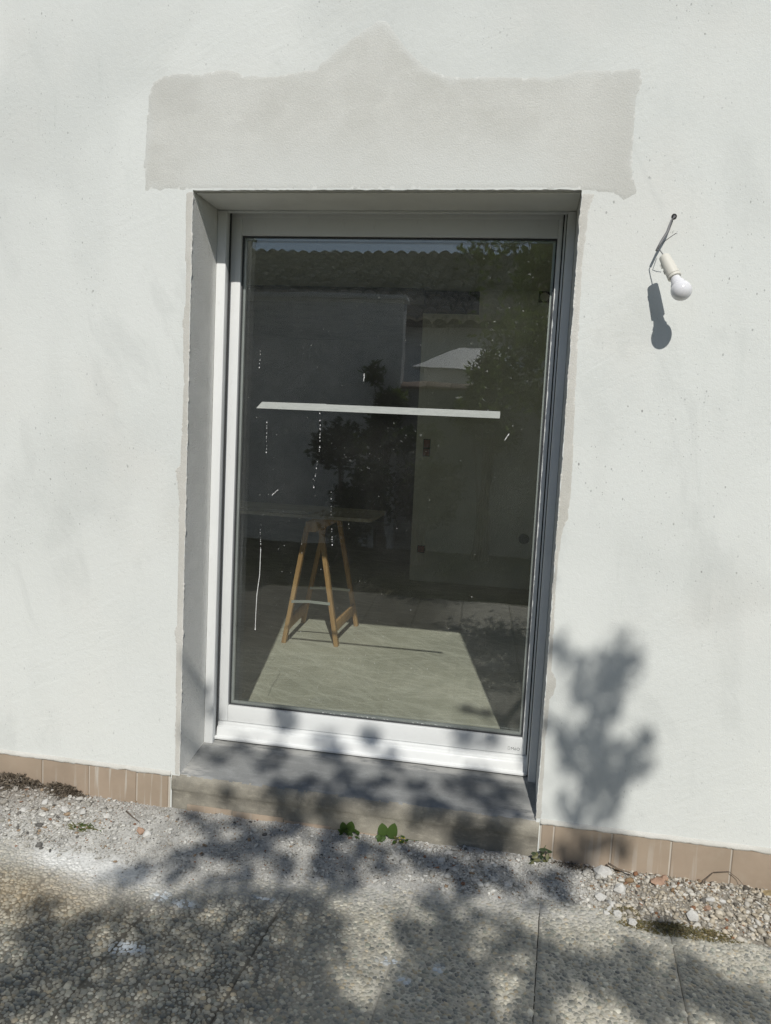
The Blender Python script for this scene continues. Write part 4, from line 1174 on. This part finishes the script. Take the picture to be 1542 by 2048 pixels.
for k in range(7):
    a = rnd.uniform(-1.4, 1.0); lv.append(((rnd.uniform(-.025, .01), rnd.uniform(-.02, .0), rnd.uniform(.0, .012)), (math.sin(a), -.6, rnd.uniform(-.1, .4)), rnd.uniform(.014, .024), rnd.uniform(.010, .018), 'weed'))
weed(.818, -.022, "weed with two large oval leaves growing against the door step", lv, [[(0, 0, -.01), (-.006, 0, .014)], [(.004, 0, -.01), (.010, 0, .012)]])
lv = []
for k in range(10):
    a = rnd.uniform(-1.5, 1.5); lv.append(((rnd.uniform(-.02, .03), rnd.uniform(-.02, .004), rnd.uniform(.002, .02)), (math.sin(a), -.5, rnd.uniform(-.2, .9)), rnd.uniform(.010, .022), rnd.uniform(.006, .012), 'weed' if k % 2 else 'weed_dry'))
w3 = weed(.862, -.030, "thin sprig with yellow bits creeping right of the two-leaved weed", lv, [[(-.01, 0, -.005), (.0, -.006, .02), (.012, -.01, .03)], [(0, 0, 0), (.03, 0, .012), (.075, .006, .012)], [(-.005, 0, 0), (-.018, -.012, -.002), (-.02, -.02, -.006)]])
for k in range(6):
    p = Vector((.862 + rnd.uniform(.0, .025), -.035, float(bedz(.862, -.03)) + rnd.uniform(.005, .022)))
    t = MB(); t.lathe(p, (0, -1, .4), [(0, .0005), (.001, .0032), (.003, .0028), (.004, 0)], 7); t.build("yellow_bud", M.setdefault('yellow', make_plain("yellow_bud", (.55, .45, .08), .7)), w3, smooth=True)
lv = []
for k in range(20):
    a = rnd.uniform(-1.4, 1.4); lv.append(((rnd.uniform(-.02, .028), rnd.uniform(-.022, .004), rnd.uniform(.0, .05)), (math.sin(a), -.35, rnd.uniform(-.9, .5)), rnd.uniform(.014, .03), rnd.uniform(.008, .014), 'leaf_dark' if k % 3 else 'weed_dry'))
weed(1.366, -.026, "wilted dark weed where the door step meets the right plinth tiles", lv, [[(0, 0, -.01), (.006, 0, .03), (.02, 0, .06)], [(0, 0, -.01), (-.012, -.006, .035)]])
lv = []
for k in range(46):
    a = rnd.uniform(-1.5, 1.5); lv.append(((rnd.uniform(-.055, .055), rnd.uniform(-.018, .022), 0), (math.sin(a) * 1.2, -.25, rnd.uniform(.12, .7)), rnd.uniform(.016, .034), rnd.uniform(.003, .006), 'weed_dry' if k % 3 else 'weed'))
weed(-.262, -.215, "low tuft of grass in the pale gravel at left", lv, cat="grass tuft")

def clump(name, cx, cy, rx, ry, n, mat, label, hmax, cat, Lr=(.008, .03), wd=.0016, zfun=None, lump_h=0.02):
    t = MB()
    for k in range(n):
        a = rnd.uniform(0, 6.283); q = rnd.random() ** .6
        x = cx + rx * q * math.cos(a); y = min(cy + ry * q * math.sin(a), -.004)
        z = (float(bedz(x, y)) if zfun is None else zfun(x, y)) + lump_h * (1 - q * q) * rnd.random()
        d = Vector((rnd.uniform(-1, 1), rnd.uniform(-1, .3), rnd.uniform(-.1, 1))).normalized(); L = rnd.uniform(*Lr)
        s = d.cross(Vector((rnd.uniform(-1, 1), rnd.uniform(-1, 1), rnd.uniform(-1, 1)))).normalized() * wd * rnd.uniform(.6, 1.6)
        p = Vector((x, y, z)); m_ = p + d * L * .55 + Vector((0, 0, rnd.uniform(-.2, .1) * L)); e_ = p + d * L + Vector((0, 0, -.3 * L))
        t.add([p - s, p + s, m_ + s, m_ - s, e_], [(0, 1, 2, 3), (3, 2, 4)])
    return tag(t.build(name, M[mat], None, fix=False), label, cat, kind="stuff")
clump("dry_root_mat", -.70, -.022, .14, .05, 1500, 'roots', "brown mat of dry roots and soil heaped at the plinth, far left", .06, "dry roots", (.008, .03), .0018, None, .045)
clump("dry_root_mat", -.47, -.022, .09, .035, 800, 'roots', "smaller brown clump of dry roots against the drip-stained tiles", .05, "dry roots", (.008, .026), .0018, None, .035)
clump("moss_patch", 1.80, -.275, .19, .035, 1900, 'moss', "yellow-brown moss along the edge between gravel and paving at right", .015, "moss", (.005, .013), .0014, lambda x, y: max(float(bedz(x, y)), ZP), .012)
clump("moss_patch", 1.63, -.215, .06, .03, 350, 'moss', "small mossy tuft between the white stones at the gravel corner", .015, "moss", (.005, .013), .0013, None, .012)
clump("leaf_litter", 1.50, -.03, .10, .02, 260, 'roots', "thin dry litter along the shaded plinth right of the step", .01, "leaf litter", (.006, .018), .0018, None, .008)

# ================================================================== TREE WHOSE SHADE FALLS ON THE DOOR
SH=[(1.37,0.59,0.039),(1.46,0.59,0.032),(1.61,0.64,0.046),(1.61,0.57,0.046),(1.53,0.51,0.061),(1.5,0.44,0.071),(1.59,0.51,0.043),(1.39,0.33,0.046),(1.42,0.28,0.032),(1.53,0.29,0.061),(1.57,0.27,0.05),(1.7,0.33,0.043),(1.67,0.25,0.05),(1.62,0.19,0.05),(1.55,0.22,0.054),(1.54,0.11,0.05),(1.57,0.04,0.046),(1.5,0.04,0.036),(1.43,0.07,0.025),(1.56,-0.06,0.046),(1.63,-0.07,0.039),(1.49,0.18,0.039),(0.39,-0.06,0.046),(0.6,-0.04,0.054),(1.09,-0.07,0.064),(1.2,-0.05,0.05),(0.19,-0.07,0.025),(0.37,0.41,0.043),(0.39,0.37,0.032),(0.56,0.32,0.036),(1.12,0.42,0.054),(1.23,0.41,0.039),(1.22,0.87,0.046),(1.3,0.85,0.032),(0.04,0.45,0.025),(0.06,0.36,0.029),(0.03,0.16,0.025),(0.33,0.11,0.054),(0.37,0.22,0.043),(0.59,0.23,0.05),(0.65,0.11,0.061),(0.71,0.01,0.043),(1.1,0.14,0.064),(1.21,0.05,0.064),(1.26,0.13,0.054),(0.48,-0.01,0.036),(0.12,0.12,0.043),(0.97,0.02,0.043),(0.83,0.25,0.046),(1.29,0.01,0.025),(0.1,-0.42,0.058),(0.16,-0.25,0.054),(0.25,-0.36,0.058),(0.36,-0.33,0.065),(0.59,-0.28,0.069),(0.63,-0.17,0.058),(0.41,-0.22,0.05),(0.07,-0.2,0.042),(0.25,-0.19,0.046),(0.87,-0.22,0.046),(1.02,-0.26,0.062),(1.15,-0.26,0.069),(1.11,-0.15,0.05),(1.39,-0.31,0.077),(1.35,-0.27,0.038),(1.48,-0.15,0.058),(0.97,-0.45,0.065),(1.01,-0.62,0.077),(1.03,-0.55,0.058),(0.91,-0.8,0.085),(0.96,-0.73,0.065),(1.11,-0.51,0.058),(1.21,-0.57,0.058),(1.32,-0.63,0.081),(1.43,-0.62,0.069),(1.56,-0.56,0.065),(1.01,-0.82,0.077),(1.06,-0.73,0.062),(1.53,-0.75,0.081),(1.47,-0.68,0.065),(1.72,-0.61,0.062),(1.72,-0.55,0.046),(1.8,-0.65,0.069),(1.71,-0.42,0.05),(1.7,-0.71,0.069),(1.85,-0.68,0.069),(1.25,-0.76,0.058),(1.21,-0.85,0.065),(1.61,-0.65,0.062),(-0.1,-0.59,0.058),(0.07,-0.72,0.077),(-0.08,-0.77,0.077),(0.15,-0.65,0.077),(0.25,-0.59,0.081),(0.36,-0.58,0.081),(0.46,-0.54,0.077),(0.56,-0.54,0.073),(0.6,-0.62,0.085),(0.48,-0.69,0.088),(0.36,-0.74,0.088),(0.25,-0.78,0.088),(0.13,-0.85,0.088),(0.01,-0.91,0.088),(-0.14,-0.9,0.085),(-0.18,-1.0,0.088),(-0.18,-1.1,0.085),(-0.06,-1.04,0.092),(0.08,-1.03,0.092),(0.2,-0.97,0.092),(0.31,-0.9,0.085),(0.42,-0.86,0.088),(0.53,-0.82,0.088),(0.61,-0.76,0.085),(0.59,-0.91,0.088),(0.49,-0.96,0.088),(0.36,-1.02,0.085),(0.23,-1.06,0.088),(0.65,-0.96,0.085),(-0.26,-0.79,0.065),(-0.26,-0.85,0.065),(0.67,-0.44,0.05),(0.63,-0.7,0.058),(0.84,-0.89,0.069),(0.81,-0.94,0.058),(-0.05,-0.53,0.046),(0.07,-0.5,0.05),(0.88,-0.65,0.042),(0.85,-0.61,0.038),(0.97,-0.91,0.069),(1.15,-0.63,0.038),(1.36,-0.7,0.05)]
HO=[(1.48,0.39,0.032),(1.64,0.39,0.043),(1.39,0.43,0.032),(1.41,0.14,0.036),(0.49,0.17,0.043),(0.85,0.06,0.046),(0.27,0.05,0.036),(1.02,0.22,0.039),(0.51,-0.3,0.058),(0.23,-0.46,0.05),(0.03,-0.61,0.065),(-0.15,-0.69,0.069),(0.71,-0.54,0.062),(0.73,-0.7,0.065),(0.76,-0.86,0.058),(0.71,-0.81,0.05),(0.86,-0.41,0.058),(1.05,-0.49,0.035),(1.18,-0.52,0.046),(1.44,-0.47,0.077),(1.52,-0.52,0.05),(1.31,-0.21,0.077),(1.87,-0.51,0.088),(1.15,-0.72,0.058),(1.12,-0.83,0.054),(1.36,-0.75,0.065),(0.24,-0.87,0.038),(0.36,-0.96,0.035),(-0.31,-0.9,0.046),(0.8,-0.78,0.035),(1.28,-0.36,0.035),(1.39,-0.81,0.046)]

SH += [(1.55,0.57,0.039),(1.57,0.42,0.043),(1.45,0.49,0.032),(1.48,0.33,0.029),(1.63,0.28,0.046),(1.56,0.14,0.046),(1.46,0.24,0.039),(1.44,0.18,0.029),(1.61,0.12,0.039),(1.46,0.0,0.029),(0.78,-0.03,0.039),(0.93,-0.05,0.043),(0.2,0.22,0.043),(0.51,0.04,0.046),(0.78,0.11,0.046),(0.93,0.11,0.046),(1.18,0.22,0.054),(1.0,-0.01,0.043),(0.74,0.36,0.043),(0.4,-0.01,0.043),(0.56,-0.08,0.039),(0.17,-0.36,0.05),(0.31,-0.27,0.054),(0.44,-0.4,0.054),(0.48,-0.17,0.042),(0.73,-0.24,0.05),(0.79,-0.32,0.042),(0.93,-0.25,0.054),(1.24,-0.12,0.054),(1.21,-0.28,0.058),(1.29,-0.37,0.054),(1.08,-0.36,0.054),(0.46,-0.11,0.046),(0.68,-0.35,0.046),(0.31,-0.46,0.05),(0.58,-0.4,0.054)]
DX, DZ = 0.19, 0.895                                       # sun slope per metre of y
def on_ray(u, v, s): return Vector((u + DX * s, -s, v + DZ * s))
tr_r = random.Random(5)
tree = empty("garden_tree", (2.35, -4.75, -0.25)); tag(tree, "leafy garden tree behind the viewer, reflected at the right of the glass", "tree")
leaf_v, leaf_f = [], []
def add_leaf(p, L, Wd):
    d = Vector((tr_r.gauss(0, 1), tr_r.gauss(0, 1), tr_r.gauss(-.3, .8))).normalized()
    nrm = Vector((tr_r.gauss(0, .7), tr_r.gauss(-.4, .7), tr_r.gauss(.8, .6)))
    x = d.cross(nrm).normalized() * Wd * .5; nz = x.cross(d).normalized() * Wd * .12
    b = len(leaf_v); p = Vector(p)
    leaf_v.extend([p - d * L * .5, p + x + nz, p + d * L * .5, p - x + nz])
    leaf_f.append((b, b + 1, b + 2)); leaf_f.append((b, b + 2, b + 3))
def in_hole(u, v):
    for hu, hv, hr in HO:
        q = ((u - hu) ** 2 + (v - hv) ** 2) / (hr * hr)
        if q < 1.0: return tr_r.random() < 0.93 * (1 - 0.5 * q)
    return False
attract = []
for (u, v, r) in SH:
    s = tr_r.uniform(4.0, 4.9); attract.append(on_ray(u, v, s))
    nl = int((8 + 6200 * r * r) * (.62 if u < .62 and v < -.5 else .66 if u > 1.36 and v > -.05 else 1))
    for k in range(nl):
        q_ = tr_r.random() ** .6 * 1.05; th_ = tr_r.uniform(0, 6.283); g = (q_ * math.cos(th_) + tr_r.gauss(0, .18), q_ * math.sin(th_) + tr_r.gauss(0, .18))
        uu, vv = u + g[0] * r, v + g[1] * r
        if in_hole(uu, vv): continue
        add_leaf(on_ray(uu, vv, s + tr_r.gauss(0, .10)), tr_r.uniform(.05, .085), tr_r.uniform(.028, .044))
# lower crown: its shade falls behind the viewer
cc = Vector((2.05, -4.45, 2.1)); k = 0
cl = []
while len(cl) < 80:
    q = Vector((tr_r.gauss(0, 1), tr_r.gauss(0, 1), tr_r.gauss(0, 1))).normalized() * tr_r.random() ** .4
    p = cc + Vector((q.x * 1.30, q.y * .80, q.z * .75))
    s = -p.y; u = p.x - DX * s; v = p.z - DZ * s
    if v > -1.42 and -.9 < u < 2.5: continue
    if p.z < 1.65 or p.y > -3.45: continue
    cl.append(p)
for p in cl:
    attract.append(p)
    for k in range(115):
        o_ = Vector((tr_r.gauss(0, .15), tr_r.gauss(0, .15), tr_r.gauss(0, .12)))
        pp = p + o_; s = -pp.y; u = pp.x - DX * s; v = pp.z - DZ * s
        if v > -1.27 and -.7 < u < 2.35: continue
        add_leaf(pp, tr_r.uniform(.05, .085), tr_r.uniform(.025, .042))
tl = MB(); tl.v = [tuple(p) for p in leaf_v]; tl.f = leaf_f
tl.build("crown", M['leaf'], tree, fix=False)
# trunk and limbs grown towards the leaf clusters
trunk = MB()
base = Vector((2.35, -4.75, -.27)); fork = Vector((2.25, -4.65, 1.35))
trunk.tube([base, base + Vector((.02, .02, .25)), base.lerp(fork, .5) + Vector((-.05, .02, 0)), fork], [.12, .09, .078, .066], 12)
nodes = [(fork, 0.07)]
for d in ((-.95, .35, 1.15), (.35, .2, 1.2), (-.3, -.2, 1.3), (-.45, .45, 1.5)):
    a = fork + Vector(d) * .55; b_ = fork + Vector(d) + Vector((tr_r.gauss(0, .1), tr_r.gauss(0, .1), .25))
    trunk.tube([fork, a + Vector((tr_r.gauss(0, .06), tr_r.gauss(0, .06), 0)), b_], [.048, .034, .024], 8)
    nodes += [(a, .034), (b_, .024)]
attract.sort(key=lambda p: (p - fork).length)
for p in attract:
    q, rq = min(nodes, key=lambda n_: (n_[0] - p).length + .25 * (1 if n_[1] < .006 else 0))
    L = (p - q).length
    if L < .03: continue
    mid = q.lerp(p, .5) + Vector((tr_r.gauss(0, .07), tr_r.gauss(0, .07), tr_r.gauss(.03, .05))) * L
    r0 = max(.0028, min(rq * .6, .02)); r1 = r0 * .55
    trunk.tube([q, mid, p], [r0, (r0 + r1) / 2, r1], 5, cap=False)
    nodes += [(mid, (r0 + r1) / 2), (p, r1)]
trunk.build("trunk", M['bark'], tree, smooth=True)

# ================================================================== WHAT STANDS BEHIND THE VIEWER (seen in the glass)
def foliage_mass(name, parent, lobes, n, L, Wd, mat, seed):
    r = random.Random(seed); t = MB()
    tot = sum(l[3] ** 2 for l in lobes)
    for (x, y, z, rad, sq) in lobes:
        m_ = int(n * rad * rad / tot)
        for k in range(m_):
            q = Vector((r.gauss(0, 1), r.gauss(0, 1), r.gauss(0, 1))).normalized() * rad * (r.random() ** .35) * r.uniform(.8, 1.12)
            p = Vector((x + q.x, y + q.y, z + q.z * sq))
            d = Vector((r.gauss(0, 1), r.gauss(0, 1), r.gauss(0, .9))).normalized(); l_ = L * r.uniform(.6, 1.3)
            s_ = d.cross(Vector((r.gauss(0, 1), r.gauss(0, 1), r.gauss(0, 1)))).normalized() * Wd * .5 * r.uniform(.7, 1.3)
            b = len(t.v); t.v += [tuple(p), tuple(p + d * l_ * .5 + s_), tuple(p + d * l_), tuple(p + d * l_ * .5 - s_)]
            t.f += [(b, b + 1, b + 2), (b, b + 2, b + 3)]
    return t.build(name, M[mat], parent, fix=False)
def lobes_for(cx, cy, cz, rx, ry, rz, k, seed, r0=.45):
    r = random.Random(seed); o = []
    for i in range(k):
        q = Vector((r.gauss(0, 1), r.gauss(0, 1), r.gauss(0, 1))).normalized() * r.random() ** .5
        o.append((cx + q.x * rx, cy + q.y * ry, cz + q.z * rz, r0 * r.uniform(.6, 1.25), r.uniform(.7, 1)))
    return o
def back_tree(x, y, h, rx, rz, label, seed, n=5200):
    o = empty("garden_tree", (x, y, -.26)); tag(o, label, "tree", "trees seen in the glass")
    t = MB(); r = random.Random(seed); top = Vector((x + .1, y, h - rz * .8))
    t.tube([(x, y, -.28), (x + .03, y, .6), (x - .04, y + .04, (h - rz) * .6), top], [.13, .10, .085, .05], 9)
    lb = lobes_for(x, y, h - rz, rx, rx, rz, 16, seed)
    for l in lb:
        q = Vector((x, y, max(h - 2.2 * rz, .9) + r.random() * .5)); p = Vector(l[:3])
        t.tube([q, q.lerp(p, .5) + Vector((r.gauss(0, .08), r.gauss(0, .08), .1)), p], [.045, .028, .012], 5, cap=False)
    t.build("trunk", M['bark'], o, smooth=True)
    foliage_mass("crown", o, lb, n, .10, .05, 'leaf', seed)
back_tree(-3.15, -6.0, 4.6, .75, 1.0, "slender tree reflected at the upper left of the glass", 21)
back_tree(1.75, -9.6, 5.6, 1.0, 1.5, "tall tree beyond the garden wall, reflected at the upper right of the glass", 22)
def shrub(x, y, w, h, label, seed, mat='leaf_dark', n=2600, L=.09, Wd=.045):
    o = empty("shrub", (x, y, -.26)); tag(o, label, "shrub", "shrubs seen in the glass")
    lb = lobes_for(x, y, -.2 + h * .58, w * .8, w * .6, h * .38, 10, seed, w * .55)
    t = MB(); r = random.Random(seed)
    for l in lb: t.tube([(x + r.gauss(0, .05), y + r.gauss(0, .05), -.28), (x * .5 + l[0] * .5, y * .5 + l[1] * .5, l[2] * .4), l[:3]], [.022, .014, .006], 5, cap=False)
    t.build("stems", M['bark'], o, smooth=True)
    foliage_mass("foliage", o, lb, n, L, Wd, mat, seed)
shrub(-.75, -5.6, .55, 1.55, "dark rounded shrub in front of the garden wall, reflected at mid height", 31)
shrub(.05, -5.9, .50, 1.62, "glossy dark shrub beside the rounded one, reflected under the tape", 32)
shrub(.80, -6.55, .42, 2.75, "loose olive green shrub leaning over the garden wall coping", 33, 'leaf', 3000, .11, .035)
shrub(-.55, -6.7, .32, 2.75, "sparse climber at the corner of the neighbouring wall", 34, 'leaf', 2200, .11, .04)

# garden wall with tiled coping
gw = empty("garden_wall", (2.3, -7.1, -.26)); tag(gw, "shaded garden wall with clay coping, reflected across the right of the glass", "wall")
t = MB(); t.box(-.42, 5.5, -7.22, -7.06, -.28, 1.89); t.build("wall_face", M['gwall'], gw)
def coping(x0, x1):
    t = MB(); pr = [(-7.27, 1.892), (-7.0, 1.892), (-7.005, 1.915), (-7.14, 1.985), (-7.265, 1.915)]
    t.prism_x(pr, x0, x1); return t.build("coping_tile", M.setdefault('coping', make_plain("clay_coping", (.36, .25, .18), .8)), gw, bevel=.006)
for k in range(18): coping(-.42 + k * .33, -.42 + k * .33 + .322)

# neighbouring house
nb = empty("boundary_wall", (-3.3, -7.1, -.26)); tag(nb, "tall plain white boundary wall in shade, reflected left of centre in the glass", "wall")
t = MB(); t.box(-6.2, -.43, -7.24, -7.0, -.28, 3.02); t.build("wall_face", M['nwall'], nb)
def tiled_roof(name, x0, x1, ye, ze, yr, zr, parent, cw=.30, rl=.42):
    slope = Vector((0, yr - ye, zr - ze)); SL = slope.length; sd_ = slope.normalized(); nrm = Vector((0, -sd_.z, sd_.y))
    if nrm.z < 0: nrm = -nrm
    rows = int(SL / rl) + 1; cols = int((x1 - x0) / cw); per = 8
    X = x0 + np.arange(cols * per + 1) * cw / per
    wave = (np.abs(np.sin((np.arange(cols * per + 1) / per) * np.pi)) ** .8) * .085
    V, F, C = [], [], []; b = 0
    rr = np.random.default_rng(4)
    for r_ in range(rows):
        a, c = r_ * rl - .05, min((r_ + 1) * rl + .02, SL)
        jit = np.repeat(rr.normal(0, .006, cols + 1), per)[:cols * per + 1]
        colr = np.repeat(rr.uniform(.75, 1.2, (cols + 1, 1)) * np.array([[.60, .51, .39]]), per, 0)[:cols * per + 1]
        colr = colr * (1 - .5 * (rr.random((len(colr), 1)) < .1))
        for dist, lift in ((a, .0), (a, .085), (c, .012)):
            pts = np.stack([X, np.full_like(X, ye + sd_.y * dist), np.full_like(X, ze + sd_.z * dist)], -1) + np.array(nrm)[None] * (wave + lift + jit)[:, None]
            V.append(pts); C.append(colr)
        n_ = len(X); i = np.arange(n_ - 1)
        for k in range(2):
            o0, o1 = b + k * n_, b + (k + 1) * n_
            F += [np.stack([o0 + i, o0 + i + 1, o1 + i + 1], -1), np.stack([o0 + i, o1 + i + 1, o1 + i], -1)]
        b += 3 * n_
    return tag(link(name, npmesh(name, np.concatenate(V), np.concatenate(F), np.concatenate(C)), M['rooftile'], parent), kind="stuff")
def roof_house(parent, x0, x1, ye, ze, yr, zr):
    t = MB(); yb = 2 * yr - ye
    t.prism_x([(ye + .03, ze - .03), (yr, zr - .03), (yb, ze - .03), (yb, ze - .10), (yr, zr - .12), (ye + .03, ze - .10)], x0 + .03, x1 - .03)
    t.build("roof", M.setdefault('roofdeck', make_plain("dark_roof_deck", (.06, .05, .045), .9)), parent)
    tiled_roof("roof_tiles", x0, x1, ye, ze, yr, zr, parent)
    tiled_roof("roof_tiles", x0, x1, yb, ze, yr, zr, parent)
    n_ = int((x1 - x0) / .36)
    for k in range(n_):
        xa = x0 + k * .36
        t = MB(); t.prism_x([(yr - .13, zr - .02), (yr - .09, zr + .07), (yr, zr + .10), (yr + .09, zr + .07), (yr + .13, zr - .02)], xa, xa + .35); t.build("ridge_tile", M['coping'], parent, bevel=.004)
t = MB(); t.box(-6.26, -.40, -7.29, -6.95, 3.021, 3.085); t.build("parapet_coping", M['nwall'], nb, bevel=.01)
nb2 = empty("neighbour_house", (1.0, -15, -.26)); tag(nb2, "farther house whose long brown tiled roof runs across the top of the glass", "house")
t = MB(); t.box(-10.0, 6.0, -23.5, -12.8, -.28, 3.46); t.build("wall", M['nwall'], nb2)
roof_house(nb2, -10.3, 6.3, -12.4, 3.48, -18.2, 5.98)
for xw in (-1.0, 1.0, 3.0):
    f_ = MB(); f_.box(xw, xw + .9, -12.798, -12.76, .9, 2.2); w_ = f_.build("window", M['white'], nb2)
    f_ = MB(); f_.box(xw + .06, xw + .84, -12.7595, -12.75, .96, 2.14); f_.build("pane", M['gasket'], w_)
shed = empty("garden_shed", (.35, -9.2, -.26)); tag(shed, "white shed with a sunlit pale roof behind the garden wall, in the glass", "shed")
t = MB(); t.box(-.35, 1.15, -10.2, -8.6, -.28, 2.279); t.build("shed_wall", M['white'], shed)
t = MB(); t.add([(-.5, -8.4, 2.28), (1.3, -8.4, 2.28), (1.3, -10.4, 2.28), (-.5, -10.4, 2.28), (.1, -9.7, 2.72), (.75, -9.7, 2.72)], [(0, 1, 5, 4), (1, 2, 5), (2, 3, 4, 5), (3, 0, 4), (0, 3, 2, 1)]); t.build("shed_roof", M['white'], shed)
